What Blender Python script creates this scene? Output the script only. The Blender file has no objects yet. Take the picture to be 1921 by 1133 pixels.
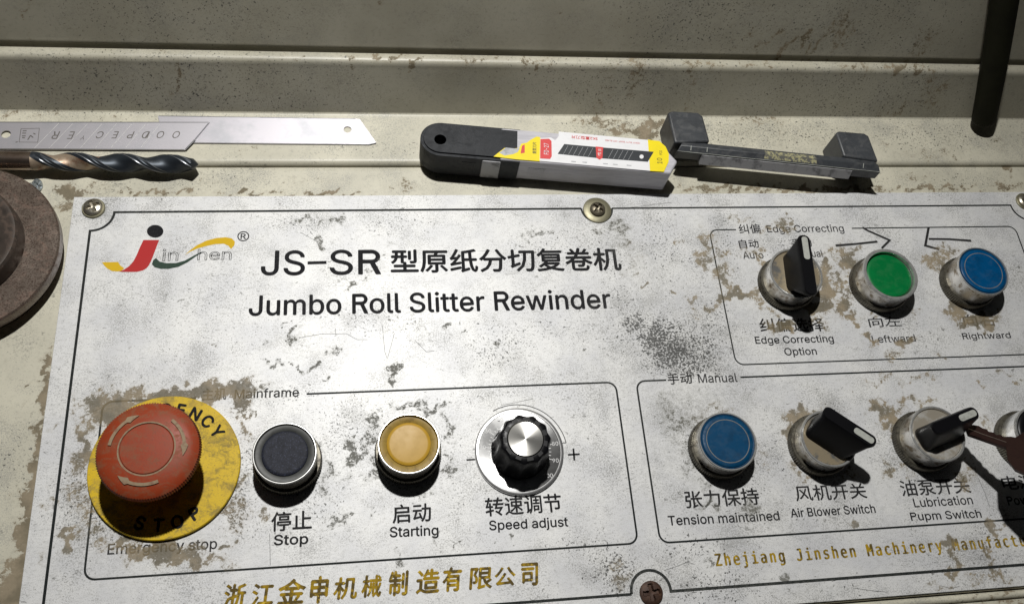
import bpy, bmesh, math, random, os
import numpy as np
from mathutils import Vector, Matrix
from mathutils.geometry import tessellate_polygon

random.seed(7)
sc = bpy.context.scene
C = sc.collection
MM = 0.001

# ------------------------------------------------------------------ camera
CAM_R = np.array([[0.98815319, 0.02344228, -0.15166981],
                  [-0.08479592, 0.90711410, -0.41225437],
                  [0.12791765, 0.42023145, 0.89835550]])
CAM_F, CAM_D = 1680.56, 384.567          # focal length in photo pixels, height over the plate in mm
cam = bpy.data.cameras.new('camera')
cam.sensor_width = 36.0
cam.lens = CAM_F / 1921.0 * 36.0
cam.clip_start, cam.clip_end = 0.01, 20.0
co = bpy.data.objects.new('camera', cam)
C.objects.link(co)
m4 = Matrix([list(CAM_R[0]) + [0], list(CAM_R[1]) + [0], list(CAM_R[2]) + [CAM_D * MM], [0, 0, 0, 1]])
co.matrix_world = m4
sc.camera = co

def P(x, y, z=0.0):
    """photo pixel measured on the plane at height z (mm) -> plan position in mm"""
    d = CAM_R @ np.array([x - 960.5, 566.5 - y, -CAM_F])
    t = -(CAM_D - z) / d[2]
    return float(d[0] * t), float(d[1] * t)

# ------------------------------------------------------------------ world and lamps
w = bpy.data.worlds.new('World')
sc.world = w
w.use_nodes = True
w.node_tree.nodes['Background'].inputs[0].default_value = (0.9, 0.95, 1.0, 1)
w.node_tree.nodes['Background'].inputs[1].default_value = 0.006

def lamp(name, kind, loc, target, power, **kw):
    l = bpy.data.lights.new(name, kind)
    l.energy = power
    for k, v in kw.items():
        setattr(l, k, v)
    o = bpy.data.objects.new(name, l)
    C.objects.link(o)
    o.location = Vector(loc) * MM
    o.rotation_euler = (Vector(target) * MM - o.location).to_track_quat('-Z', 'Y').to_euler()
    return o
lamp('work_lamp', 'SPOT', (10, 395, 720), (5, 150, 0), 24.5, spot_size=math.radians(80),
     spot_blend=0.85, shadow_soft_size=0.012, color=(1.0, 0.985, 0.95))
lamp('added_fill_light', 'AREA', (-300, 500, 1500), (0, 150, 0), 0.05, size=0.6, color=(0.95, 0.98, 1.0))  # weak fill added to brighten the metal, not a lamp of the place
sc.view_settings.view_transform = 'Standard'
sc.view_settings.look = 'None'
sc.view_settings.exposure = 0.0
sc.view_settings.gamma = 1.0

# ------------------------------------------------------------------ object helpers
def link(o, parent=None):
    C.objects.link(o)
    if parent is not None:
        o.parent = parent
    return o

def tag(o, label=None, cat=None, group=None, kind=None):
    if label: o['label'] = label
    if cat: o['category'] = cat
    if group: o['group'] = group
    if kind: o['kind'] = kind
    return o

def thing(name, label, cat, x, y, z=0, rz=0, group=None):
    o = bpy.data.objects.new(name, None)
    o.empty_display_size = 0.01
    o.location = (x * MM, y * MM, z * MM)
    o.rotation_euler = (0, 0, rz)
    link(o)
    return tag(o, label, cat, group)

class MB:
    """collects faces in mm, builds one mesh object in metres"""
    def __init__(s):
        s.v = []; s.f = []
    def add(s, vs, fs):
        b = len(s.v)
        s.v += [tuple(map(float, p)) for p in vs]
        s.f += [tuple(i + b for i in f) for f in fs]
    def poly(s, pts, z0, z1, taper=0.0, shift=(0, 0)):
        """prism over a 2-D outline; taper pulls the top outline in"""
        n = len(pts)
        area = sum(pts[i][0] * pts[(i + 1) % n][1] - pts[(i + 1) % n][0] * pts[i][1] for i in range(n))
        if area < 0: pts = pts[::-1]
        top = inset(pts, taper) if taper else pts
        vs = [(p[0], p[1], z0) for p in pts] + [(p[0] + shift[0], p[1] + shift[1], z1) for p in top]
        fs = [(i, (i + 1) % n, n + (i + 1) % n, n + i) for i in range(n)]
        tri = tessellate_polygon([[Vector((p[0], p[1], 0)) for p in pts]])
        for t in tri:
            a, b, c = t
            A, B, Cc = pts[a], pts[b], pts[c]
            if (B[0]-A[0])*(Cc[1]-A[1]) - (B[1]-A[1])*(Cc[0]-A[0]) < 0: a, c = c, a
            fs.append((n + a, n + b, n + c)); fs.append((c, b, a))
        s.add(vs, fs)
    def sheet(s, pts, z):
        tri = tessellate_polygon([[Vector((p[0], p[1], 0)) for p in pts]])
        fs = []
        for a, b, c in tri:
            A, B, Cc = pts[a], pts[b], pts[c]
            if (B[0]-A[0])*(Cc[1]-A[1]) - (B[1]-A[1])*(Cc[0]-A[0]) < 0: a, c = c, a
            fs.append((a, b, c))
        s.add([(p[0], p[1], z) for p in pts], fs)
    def box(s, x0, x1, y0, y1, z0, z1):
        s.poly([(x0, y0), (x1, y0), (x1, y1), (x0, y1)], z0, z1)
    def lathe(s, prof, n=64, cx=0, cy=0, teeth=None):
        """prof: list of (r, z); teeth: {index: (count, depth)} makes a profile ring toothed"""
        rings = []
        for k, (r, z) in enumerate(prof):
            ring = []
            for i in range(n):
                a = 2 * math.pi * i / n
                rr = r
                if teeth and k in teeth and i % 2: rr = r - teeth[k]
                ring.append((cx + rr * math.cos(a), cy + rr * math.sin(a), z))
            rings.append(ring)
        vs = [p for r in rings for p in r]
        fs = []
        for k in range(len(prof) - 1):
            for i in range(n):
                j = (i + 1) % n
                fs.append((k * n + i, k * n + j, (k + 1) * n + j, (k + 1) * n + i))
        s.add(vs, fs)
    def ribbon(s, pts, wd, z, closed=False, h=0.0):
        """flat stroke along 2-D points"""
        n = len(pts)
        L, Rr = [], []
        for i in range(n):
            if closed: a, b = pts[i - 1], pts[(i + 1) % n]
            else: a, b = pts[max(i - 1, 0)], pts[min(i + 1, n - 1)]
            p = pts[i]
            def nrm(u, v):
                dx, dy = v[0] - u[0], v[1] - u[1]; l = math.hypot(dx, dy) or 1; return (-dy / l, dx / l)
            if (closed or 0 < i < n - 1):
                n1, n2 = nrm(a, p), nrm(p, b)
                mx, my = n1[0] + n2[0], n1[1] + n2[1]; l = math.hypot(mx, my) or 1
                mx, my = mx / l, my / l
                k = 1 / max(0.5, mx * n1[0] + my * n1[1])
            else:
                mx, my = nrm(a, b); k = 1
            ww = (wd[i] if isinstance(wd, (list, tuple)) else wd) / 2 * k
            L.append((p[0] + mx * ww, p[1] + my * ww)); Rr.append((p[0] - mx * ww, p[1] - my * ww))
        vs = [(p[0], p[1], z) for p in L] + [(p[0], p[1], z) for p in Rr]
        rng = range(n if closed else n - 1)
        fs = [(i, n + i, n + (i + 1) % n, (i + 1) % n) for i in rng]
        s.add(vs, fs)
    def tube(s, pts, rad, n=16, caps=True):
        rings = []
        for i, p in enumerate(pts):
            a = Vector(pts[max(i - 1, 0)]); b = Vector(pts[min(i + 1, len(pts) - 1)])
            q = (b - a).normalized().to_track_quat('Z', 'Y')
            r = rad[i] if isinstance(rad, (list, tuple)) else rad
            rings.append([Vector(p) + q @ Vector((r * math.cos(2 * math.pi * k / n), r * math.sin(2 * math.pi * k / n), 0)) for k in range(n)])
        vs = [p for r in rings for p in r]
        fs = []
        for k in range(len(pts) - 1):
            for i in range(n):
                j = (i + 1) % n
                fs.append((k * n + i, k * n + j, (k + 1) * n + j, (k + 1) * n + i))
        fs.append(tuple(range(n))[::-1]); fs.append(tuple((len(pts) - 1) * n + i for i in range(n)))
        s.add(vs, fs)
    def build(s, name, mat, parent=None, smooth=40, bevel=0, origin=(0, 0, 0), segs=2, fix=False):
        me = bpy.data.meshes.new(name)
        ox, oy, oz = origin
        me.from_pydata([((x - ox) * MM, (y - oy) * MM, (z - oz) * MM) for x, y, z in s.v], [], s.f)
        me.validate()
        if fix:
            bm = bmesh.new(); bm.from_mesh(me)
            bmesh.ops.remove_doubles(bm, verts=bm.verts, dist=1e-6)
            bmesh.ops.recalc_face_normals(bm, faces=bm.faces); bm.to_mesh(me); bm.free()
        me.materials.append(mat)
        if smooth:
            me.shade_smooth(); me.set_sharp_from_angle(angle=math.radians(smooth))
        o = bpy.data.objects.new(name, me)
        link(o, parent)
        if bevel:
            b = o.modifiers.new('bevel', 'BEVEL'); b.width = bevel * MM; b.segments = segs
            b.limit_method = 'ANGLE'; b.angle_limit = math.radians(35); b.harden_normals = False
        return o

def inset(pts, d):
    n = len(pts); out = []
    for i in range(n):
        a, p, b = pts[i - 1], pts[i], pts[(i + 1) % n]
        def nr(u, v):
            dx, dy = v[0] - u[0], v[1] - u[1]; l = math.hypot(dx, dy) or 1; return (-dy / l, dx / l)
        n1, n2 = nr(a, p), nr(p, b)
        mx, my = n1[0] + n2[0], n1[1] + n2[1]; l = math.hypot(mx, my) or 1; mx /= l; my /= l
        k = d / max(0.4, mx * n1[0] + my * n1[1])
        out.append((p[0] + mx * k, p[1] + my * k))
    return out

def arc(cx, cy, r, a0, a1, n=16):
    return [(cx + r * math.cos(math.radians(a0 + (a1 - a0) * i / n)), cy + r * math.sin(math.radians(a0 + (a1 - a0) * i / n))) for i in range(n + 1)]

# ------------------------------------------------------------------ wear map: stains with a place of their own
# (x, y, rx, ry, turn, strength) measured on the photograph, stored as plan positions on the plate
STAIN = [
 (215,772,48,30,-20,.85),(300,745,60,12,0,.8),(400,735,80,16,5,.85),(455,750,14,26,0,.65),(158,830,12,38,10,.75),(150,868,14,30,0,.55),
 (187,746,7,7,0,.9),(130,1003,18,9,0,.8),(124,1016,8,14,0,.8),(165,955,22,40,10,.45),(140,920,18,30,0,.42),(235,1012,25,16,30,.7),(300,1034,60,16,0,.85),
 (355,1050,55,10,0,.7),(425,1028,16,6,-5,.8),(440,960,26,40,20,.45),(460,760,8,10,0,.6),(455,800,8,30,0,.5),(470,783,5,4,0,.9),
 (1150,424,16,7,20,.7),(1172,432,7,12,0,.75),(1172,456,7,12,10,.75),(1112,412,8,8,0,.6),(1185,500,30,14,40,.32),(1120,432,5,6,0,.7),
 (1325,455,10,26,0,.55),(1318,488,13,18,20,.6),(1352,515,18,14,40,.62),(1393,549,26,5,0,.85),(1362,560,20,6,15,.85),(1412,553,14,8,30,.7),(1350,470,7,16,0,.5),(1365,535,10,20,20,.6),
 (1548,492,12,9,20,.8),(1549,540,16,38,0,.75),(1537,576,24,10,0,.95),(1583,568,8,24,-22,.8),(1598,600,8,9,-30,.85),(1573,535,8,16,-20,.6),(1565,510,12,8,0,.55),
 (1440,430,14,9,0,.5),(1392,410,26,4,0,.5),(1476,430,16,8,0,.45),(1470,611,22,10,0,.9),(1480,412,8,4,0,.6),(1470,425,10,14,60,.55),
 (1590,490,14,20,20,.75),(1585,455,8,5,0,.4),(1612,600,10,6,0,.4),(1640,640,12,6,10,.55),(1702,640,18,6,0,.8),(1672,663,12,8,30,.55),(1625,633,10,6,0,.7),(1688,662,16,7,10,.4),
 (1752,490,22,14,0,.62),(1770,478,20,12,0,.5),(1792,578,14,18,-30,.85),(1833,602,32,10,5,.95),(1858,612,16,9,0,.85),
 (1260,790,18,34,0,.5),(1292,792,22,10,0,.6),(1245,760,14,20,0,.4),(1510,778,30,12,10,.78),(1486,820,9,34,5,.7),(1496,868,9,22,-20,.6),
 (1650,768,20,14,-40,.72),(1672,782,12,20,-35,.85),(1695,748,12,9,0,.62),(1716,752,10,5,0,.55),(1640,752,14,7,0,.55),(1665,880,9,12,-20,.62),(1690,770,10,12,0,.4),
 (1328,945,12,9,0,.75),(1410,950,16,10,0,.7),(1290,900,12,14,0,.3),(1810,900,12,22,0,.55),
 (1474,1084,9,9,0,1.25),(1328,1057,6,5,0,1.1),(1595,982,5,4,0,1.2),(1862,988,8,7,0,1.1),(1881,987,4,3,0,.9),(1778,1020,9,12,20,.85),(1795,1050,9,16,-25,.7),
 (1788,1072,8,14,0,.5),(1850,1036,5,4,0,.9),(1862,1028,6,8,0,.6),(1857,1055,8,8,0,.7),(1835,1082,22,10,0,.5),(1866,1078,8,10,0,.6),(1787,1076,7,4,0,1.1),(1788,1102,8,6,0,.6),
 (1890,962,10,5,0,.6),(1165,1082,18,24,0,.42),
 (742,690,6,12,10,1.0),(735,716,6,12,0,1.0),(658,845,12,18,10,1.0),(650,832,9,9,0,.9),(652,893,10,8,0,.65),(690,835,10,28,0,.62),(703,792,10,14,30,.82),(775,760,30,6,0,.7),(812,768,22,7,20,.8),(842,805,8,22,0,.75),
 (843,872,8,34,10,.55),(705,868,10,28,-20,.6),(800,920,30,10,-10,.4),(614,880,10,34,5,.52),(606,920,12,20,20,.45),(600,838,8,16,0,.5),(641,972,13,6,0,.82),(620,980,14,5,0,.6),(655,955,6,5,0,.7),(497,965,16,8,10,.5),(470,960,9,12,0,.35),
 (569,412,10,7,0,.75),(602,412,12,5,0,.62),(635,415,12,7,0,.62),(603,457,8,7,20,.75),(662,532,6,5,0,.9),(686,521,3,6,0,.85),(548,630,5,16,-35,.85),(506,642,16,8,0,.42),(509,680,18,5,0,.62),(528,680,8,7,20,.72),
 (552,686,4,6,0,.85),(587,688,6,7,0,.95),(566,696,5,5,0,.85),(611,704,6,4,0,.5),(626,658,7,14,0,.55),(836,613,3,8,0,.85),(864,613,3,5,0,.85),(539,604,4,8,0,.8),(737,606,3,8,0,.7),(740,455,10,5,0,.5),
 (718,487,7,8,0,.55),(697,508,5,5,0,.7),(1003,436,14,4,25,.68),(1032,434,12,4,-10,.68),(985,450,5,5,0,.7),(1212,532,4,3,0,1.0),(1272,456,4,12,0,.5),(1190,520,5,8,0,.55),(1165,450,18,30,0,.3),(1187,480,12,8,0,.35),
 (932,646,6,3,0,.8),(1153,645,5,3,0,.8),(1105,660,4,3,0,.6),(1262,548,6,6,0,.6),(1300,565,8,12,20,.6),(1335,580,8,10,20,.6),(1300,590,8,8,0,.4),
 (395,650,3,2,0,.9),(250,662,3,3,0,.7),(345,560,3,3,0,.7),(235,640,5,2,0,.6),(165,905,5,12,0,.4),(94,935,7,22,0,.45),(80,1046,8,16,0,.42),(74,1055,12,8,0,.42),(100,800,6,8,0,.4),(123,893,4,10,0,.4),
 (935,1012,3,2,0,1),(955,1010,4,2,0,.9),(858,1018,8,3,50,.6),(745,1050,5,12,20,.6),(815,1016,4,7,0,.6),(825,1005,8,4,40,.6),(812,1023,6,5,0,.7),(660,960,6,3,0,.6),(700,955,8,3,0,.5),
 (1598,733,4,8,0,.8),(1660,712,6,3,0,.6),(1840,720,8,4,0,.6),(1730,706,26,3,8,.55),(1910,716,8,4,0,.7),(1770,668,6,4,0,.5),(1685,745,5,3,0,.6),
]
STAIN += [(1432,500,9,30,5,.6),(1425,560,12,12,0,.55),(1450,585,18,8,-20,.5),(1520,600,20,7,10,.5),(1560,470,14,10,0,.5),(1548,610,14,8,0,.45),(1600,470,16,8,20,.55),(1598,540,8,24,0,.5),(1640,590,20,8,0,.45),(1715,585,12,10,0,.35),
 (1770,520,8,24,0,.55),(1780,470,16,10,0,.55),(1870,585,16,8,0,.45),(1290,860,10,30,0,.5),(1300,790,20,16,0,.55),(1340,768,30,6,0,.5),(1330,905,20,8,0,.45),(1430,850,8,26,0,.4),(1300,830,8,20,0,.6),(1480,790,14,14,0,.6),(1520,900,16,8,0,.5),(1590,890,14,10,0,.45),
 (1680,820,8,30,0,.55),(1700,880,14,10,0,.45),(1740,752,24,6,0,.5),(1820,880,14,20,0,.5),(1850,790,12,14,0,.4),(1630,720,20,4,0,.45),(1700,715,30,4,0,.4),(1400,470,20,8,0,.4),(1360,480,12,8,0,.55),(1660,700,10,5,0,.5),(1880,700,14,5,0,.5),
 (240,735,20,8,0,.6),(500,725,8,4,0,.5),(420,1060,30,5,0,.45),(190,1020,16,10,0,.5),(140,760,10,14,0,.5),(470,820,8,14,0,.45),(455,900,10,20,0,.45),(185,990,20,10,30,.55),(1750,1100,30,5,0,.4),(1890,1085,20,6,0,.5),(1500,1110,30,5,0,.4)]
PEPPER = [
 (1192,606,26,16,30,.8),(1235,632,40,22,30,1.0),(1262,660,50,22,25,1.0),(1300,680,45,20,20,.85),(1320,650,40,22,0,.62),(1290,625,60,30,0,.5),(1330,690,30,12,0,.6),(1340,600,30,40,0,.42),
 (1180,640,40,40,0,.35),(1170,560,30,30,0,.42),(1150,490,30,40,0,.38),(940,640,60,30,0,.4),(925,675,50,20,0,.45),(1040,620,50,20,0,.36),(1030,470,60,40,0,.3),(150,920,34,70,0,.46),(205,960,30,60,-30,.5),
 (1100,1025,60,20,0,.42),(1150,1065,40,22,0,.7),(1160,1085,26,24,0,.7),(1290,1030,60,26,0,.38),(1340,1088,70,16,0,.48),(1340,1118,80,12,0,.48),(600,940,40,50,0,.4),(540,740,60,20,0,.36),(650,800,50,50,0,.4),(900,740,70,14,0,.35),
 (700,600,80,30,0,.35),(560,420,60,14,0,.42),(250,930,60,90,0,.2),(440,930,30,60,0,.55),(470,860,14,40,0,.45),(1400,880,26,60,0,.4),(1450,840,20,50,0,.32),(1300,850,20,40,0,.4),(1480,460,40,20,0,.36),(1360,450,16,60,0,.4),(1400,620,26,16,0,.32),
 (1600,1100,40,14,0,.3),(1860,1030,30,50,0,.34),(1180,600,160,80,0,.2),(770,850,85,80,0,.3),(400,600,160,100,0,.16),(760,420,60,20,0,.3),(1560,760,50,20,0,.26),(1550,860,30,30,0,.3),(1720,900,30,20,0,.3),(200,380,30,10,0,.3),
 (1240,460,40,60,0,.36),(1090,880,30,80,0,.14),(490,990,60,20,0,.32),(860,960,10,60,0,.3),
]
SMUDGE = [
 (1265,650,110,50,15,.55),(1310,600,60,60,0,.35),(1160,610,50,50,0,.3),(1300,765,80,34,0,.75),(1260,820,30,60,0,.45),(1155,450,30,26,0,.6),(1200,500,40,40,0,.4),(1190,740,30,20,0,.35),(445,950,40,50,0,.4),(165,930,45,70,0,.4),
 (1180,700,70,30,0,.4),(1400,560,60,60,0,.25),(1355,440,40,20,0,.25),(1550,480,60,40,0,.2),(930,680,60,20,0,.28),(500,740,40,12,0,.25),(770,850,75,78,0,.42),(540,890,75,60,0,.32),(1410,960,40,14,0,.45),(1120,410,50,30,0,.35),
 (178,395,30,26,0,.4),(1340,860,60,70,0,.35),(1530,860,70,70,0,.3),(1740,850,80,60,0,.22),(1650,540,80,60,0,.2),(1820,560,70,60,0,.25),(300,1000,160,60,0,.35),(260,760,110,50,0,.4),(1230,880,20,80,0,.28),(1220,1110,36,34,0,.6),
 (1130,1060,80,30,0,.22),(620,660,40,20,0,.18),(1580,1110,80,14,0,.15),(1850,1060,70,60,0,.2),(970,850,95,90,0,.12),(1190,860,22,50,0,.25),
]
PANEL_STAIN = [
 (88,730,8,60,6,1.2),(74,860,9,70,6,1.3),(60,950,11,60,6,1.3),(48,1020,14,50,6,1.3),(30,1090,24,30,20,1.1),(12,1120,26,30,0,1.2),(132,362,26,9,-20,1.0),(120,388,14,12,0,.8),(175,350,40,8,0,.5),(260,361,40,4,0,1.0),(330,362,50,4,0,.7),
 (470,363,60,4,0,.8),(620,363,60,4,0,.9),(760,350,30,10,0,.5),(1500,356,200,4,0,.9),(1350,354,80,6,0,.8),(1750,354,100,4,0,.8),(1890,350,30,7,0,.7),(1720,334,40,6,0,.5),(1892,320,9,4,20,1.2),(30,920,20,14,0,.35),(60,720,9,4,0,.6),(42,760,5,3,0,.6),
 (300,325,60,8,0,.35),(380,340,30,6,0,.4),(200,318,16,4,0,.5),(560,340,50,8,0,.35),
]
SHELF_STAIN = [
 (1130,231,44,6,0,.8),(1175,244,22,8,0,.75),(1212,252,24,14,0,.85),(1100,225,30,4,0,.6),(1232,232,14,10,0,.9),(1150,250,4,3,0,1.2),(1380,250,60,18,0,.28),(1480,245,40,16,0,.3),(1420,225,60,7,0,.5),(1660,270,14,4,0,.5),(1540,265,20,8,0,.4),
 (470,280,30,12,0,.35),(80,215,50,7,0,.4),(200,222,40,6,0,.4),(250,216,20,5,0,.5),(740,290,14,5,0,.4),(1750,290,60,12,0,.4),(1870,270,16,10,0,.5),(1700,240,30,8,0,.35),(15,215,14,8,0,.6),
]

def spots(lst, z=0.0, gain=1.0):
    out = []
    for x, y, rx, ry, a, s in lst:
        cx, cy = P(x, y, z)
        k = math.hypot(P(x + 10, y, z)[0] - cx, P(x + 10, y, z)[1] - cy) / 10
        ky = math.hypot(P(x, y + 10, z)[0] - cx, P(x, y + 10, z)[1] - cy) / 10
        out.append((cx, cy, rx * k, ry * ky, math.radians(a), s * gain))
    return out
def density(X, Y, sp):
    d = np.zeros_like(X)
    X0, Y0 = X, Y
    for k, (l, am) in enumerate(((11.0, 1.5), (5.3, 0.8), (2.7, 0.45))):
        a = 0.7 + 1.9 * k
        ph = 2 * math.pi / l
        X = X + am * np.sin(ph * (X0 * math.sin(a) + Y0 * math.cos(a)) + 1.3 * k) + .5 * am * np.sin(ph * 1.37 * (Y0 + .3 * X0) + k)
        Y = Y + am * np.sin(ph * (X0 * math.cos(a) - Y0 * math.sin(a)) + 2.1 * k) + .5 * am * np.sin(ph * 1.21 * (X0 - .4 * Y0) + 2 * k)
    for cx, cy, rx, ry, a, s in sp:
        c, q = math.cos(a), math.sin(a)
        u = ((X - cx) * c + (Y - cy) * q) / rx
        v = (-(X - cx) * q + (Y - cy) * c) / ry
        d = np.maximum(d, s * np.exp(-0.5 * (u * u + v * v) ** 1.35 * 0.9))
    return d
SP = {'stain': spots(STAIN), 'pepper': spots(PEPPER), 'smudge': spots(SMUDGE),
      'brown': spots([(300,890,170,170,0,1.2),(1640,560,280,190,0,1.4),(1640,800,180,120,0,1.3),(1840,1060,80,60,0,1.2),(1165,1082,26,26,0,1.0)])}
def add_wear(o, ox=0, oy=0, maps=None):
    me = o.data
    n = len(me.vertices)
    co_ = np.empty(n * 3, dtype=np.float32); me.vertices.foreach_get('co', co_)
    co_ = co_.reshape(-1, 3).astype(np.float64) / MM
    X, Y = co_[:, 0] + ox, co_[:, 1] + oy
    for k, sp in (maps or SP).items():
        at = me.attributes.new(k, 'FLOAT', 'POINT')
        at.data.foreach_set('value', density(X, Y, sp).astype(np.float32))

# ------------------------------------------------------------------ materials
class NT:
    def __init__(s, name):
        s.m = bpy.data.materials.new(name); s.m.use_nodes = True
        s.t = s.m.node_tree; s.n = s.t.nodes; s.l = s.t.links
        s.b = s.n['Principled BSDF']
    def node(s, typ, **kw):
        n = s.n.new(typ)
        for k, v in kw.items(): setattr(n, k, v)
        return n
    def put(s, sock, v):
        if isinstance(v, (int, float)): sock.default_value = v
        elif isinstance(v, (tuple, list)): sock.default_value = tuple(v) + ((1,) if len(v) == 3 and sock.type == 'RGBA' else ())
        else: s.l.new(v, sock)
    def math(s, op, a, b=0.0, c=None, clamp=False):
        n = s.node('ShaderNodeMath', operation=op, use_clamp=clamp)
        s.put(n.inputs[0], a); s.put(n.inputs[1], b)
        if c is not None: s.put(n.inputs[2], c)
        return n.outputs[0]
    def step(s, v, a, b):
        n = s.node('ShaderNodeMapRange', interpolation_type='SMOOTHSTEP')
        s.put(n.inputs[0], v); s.put(n.inputs[1], a); s.put(n.inputs[2], b); n.inputs[3].default_value = 0; n.inputs[4].default_value = 1
        return n.outputs[0]
    def mix(s, f, a, b, mode='MIX'):
        n = s.node('ShaderNodeMix', data_type='RGBA', blend_type=mode)
        s.put(n.inputs[0], f); s.put(n.inputs[6], a); s.put(n.inputs[7], b)
        return n.outputs[2]
    def mm(s, scale=(1, 1, 1), rot=(0, 0, 0), local=False):
        if local: src = s.node('ShaderNodeTexCoord').outputs['Object']
        else: src = s.node('ShaderNodeNewGeometry').outputs['Position']
        m = s.node('ShaderNodeMapping')
        s.l.new(src, m.inputs[0])
        m.inputs['Rotation'].default_value = rot
        m.inputs['Scale'].default_value = tuple(1000 * k for k in scale)
        return m.outputs[0]
    def noise(s, vec, scale, detail=4, rough=0.55, dist=0.0):
        n = s.node('ShaderNodeTexNoise')
        s.l.new(vec, n.inputs['Vector'])
        n.inputs['Scale'].default_value = scale; n.inputs['Detail'].default_value = detail
        n.inputs['Roughness'].default_value = rough; n.inputs['Distortion'].default_value = dist
        return n.outputs['Fac']
    def attr(s, name):
        return s.node('ShaderNodeAttribute', attribute_name=name).outputs['Fac']
    def bump(s, h, strength=0.3, dist=0.05):
        n = s.node('ShaderNodeBump')
        n.inputs['Strength'].default_value = strength; n.inputs['Distance'].default_value = dist * MM
        s.l.new(h, n.inputs['Height'])
        s.l.new(n.outputs[0], s.b.inputs['Normal'])
    def fin(s, col, rough=0.5, metal=0.0, **kw):
        s.put(s.b.inputs['Base Color'], col); s.put(s.b.inputs['Roughness'], rough); s.put(s.b.inputs['Metallic'], metal)
        for k, v in kw.items(): s.put(s.b.inputs[k], v)
        return s.m

def wear_layers(t, col, rough, flecks=1.0, stain_cols=((0.13, 0.11, 0.07), (0.28, 0.22, 0.135)), metal=None, brown=False):
    """lay stains, pepper, smudges, flecks and scratches over a base colour"""
    v = t.mm()
    big = t.noise(v, 0.035, 3)
    mid = t.noise(v, 0.42, 9, 0.72, 0.5)
    fine = t.noise(v, 1.25, 4, 0.6)
    st = t.attr('stain'); pe = t.attr('pepper'); sm = t.attr('smudge')
    # smudges: thin soft film
    f = t.math('MULTIPLY', sm, t.step(t.math('ADD', t.math('MULTIPLY', mid, 0.6), t.math('MULTIPLY', fine, 0.5)), 0.42, 0.68))
    col = t.mix(t.math('MULTIPLY', f, 0.75), col, (0.20, 0.20, 0.185))
    # fine grey grain, clustered
    gr = t.noise(v, 1.7, 2, 0.6); cl = t.noise(v, 0.055, 5, 0.6)
    gg = t.math('ADD', gr, t.math('MULTIPLY', t.math('SUBTRACT', cl, 0.5), 0.9))
    gg = t.math('ADD', gg, t.math('MULTIPLY', pe, 0.12))
    col = t.mix(t.math('MULTIPLY', t.step(gg, 0.56, 0.70), 0.55 * flecks), col, (0.22, 0.22, 0.21))
    # flecks everywhere, clustered
    fl = t.math('ADD', t.math('MULTIPLY', fine, 0.75), t.math('MULTIPLY', big, 0.35))
    fm = t.step(fl, 0.615, 0.68)
    col = t.mix(t.math('MULTIPLY', fm, 0.45 * flecks), col, (0.12, 0.12, 0.11))
    fl2 = t.noise(t.mm((1, 1.5, 1), (0, 0, .5)), 0.42, 5, 0.75, 0.8)
    fl2 = t.math('ADD', fl2, t.math('MULTIPLY', big, 0.25))
    col = t.mix(t.math('MULTIPLY', t.step(fl2, 0.742, 0.785), 0.7 * flecks), col, (0.09, 0.088, 0.078))
    # scratches
    for k, (rot, sx) in enumerate((((0, 0, 0.35), 0.03), ((0, 0, -1.1), 0.04))):
        s_ = t.noise(t.mm((sx, 1.0, 1), rot), 1.1, 2, 0.5)
        gate = t.step(t.noise(v, 0.09 + 0.03 * k, 2), 0.55, 0.62)
        col = t.mix(t.math('MULTIPLY', t.math('MULTIPLY', t.step(s_, 0.70, 0.73), gate), 0.4 * flecks), col, (0.15, 0.15, 0.14))
    # pepper
    pf = t.noise(v, 0.95, 3, 0.62, 0.6)
    pm = t.step(t.math('ADD', t.math('MULTIPLY', pe, 0.255), pf), 0.665, 0.72)
    pm = t.math('MULTIPLY', pm, t.step(pe, 0.02, 0.15))
    col = t.mix(t.math('MULTIPLY', pm, 0.9), col, (0.03, 0.03, 0.028))
    # soft grime film round the stains
    gf = t.step(t.math('ADD', st, t.math('MULTIPLY', t.math('SUBTRACT', mid, 0.5), 1.3)), 0.12, 0.62)
    gf = t.math('MULTIPLY', gf, t.step(st, 0.03, 0.3))
    col = t.mix(t.math('MULTIPLY', gf, 0.42), col, (0.30, 0.265, 0.195) if not brown else t.mix(t.step(t.attr('brown'), 0.15, 0.5), (0.26, 0.26, 0.24), (0.29, 0.25, 0.18)))
    # stains with hard ragged edges
    sn = t.math('ADD', t.math('MULTIPLY', t.math('SUBTRACT', mid, 0.5), 1.7), t.math('MULTIPLY', t.math('SUBTRACT', fine, 0.5), 0.5))
    smk = t.step(t.math('ADD', st, sn), 0.40, 0.52)
    smk = t.math('MULTIPLY', smk, t.step(st, 0.03, 0.2))
    scol = t.mix(t.step(t.noise(v, 0.12, 3), 0.4, 0.62), stain_cols[0], stain_cols[1])
    if brown:
        bw = t.step(t.attr('brown'), 0.15, 0.5)
        scol = t.mix(bw, (0.075, 0.075, 0.058), scol)
        # the grey marks of the middle are broken into dabs, the brown grime is closed
        holes = t.step(t.math('ADD', t.noise(v, 0.75, 4, 0.65, 0.8), t.math('MULTIPLY', st, 0.10)), 0.50, 0.60)
        smk = t.math('MULTIPLY', smk, t.math('MAXIMUM', holes, t.math('MULTIPLY', bw, 0.93)))
    scol = t.mix(t.math('MULTIPLY', fine, 0.5), scol, (0.08, 0.07, 0.05))
    col = t.mix(t.math('MULTIPLY', t.math('MULTIPLY', smk, t.step(t.math('ADD', fine, t.math('MULTIPLY', st, 0.35)), 0.42, 0.66)), t.math('ADD', 0.74, t.math('MULTIPLY', t.attr('brown'), 0.15) if brown else 0.18, clamp=True)), col, scol)
    r = t.math('ADD', rough, t.math('MULTIPLY', smk, 0.35), clamp=True)
    if metal is not None:
        metal = t.math('MULTIPLY', t.math('SUBTRACT', 1.0, smk), metal)
    return col, r, metal, smk, mid, fine

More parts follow.
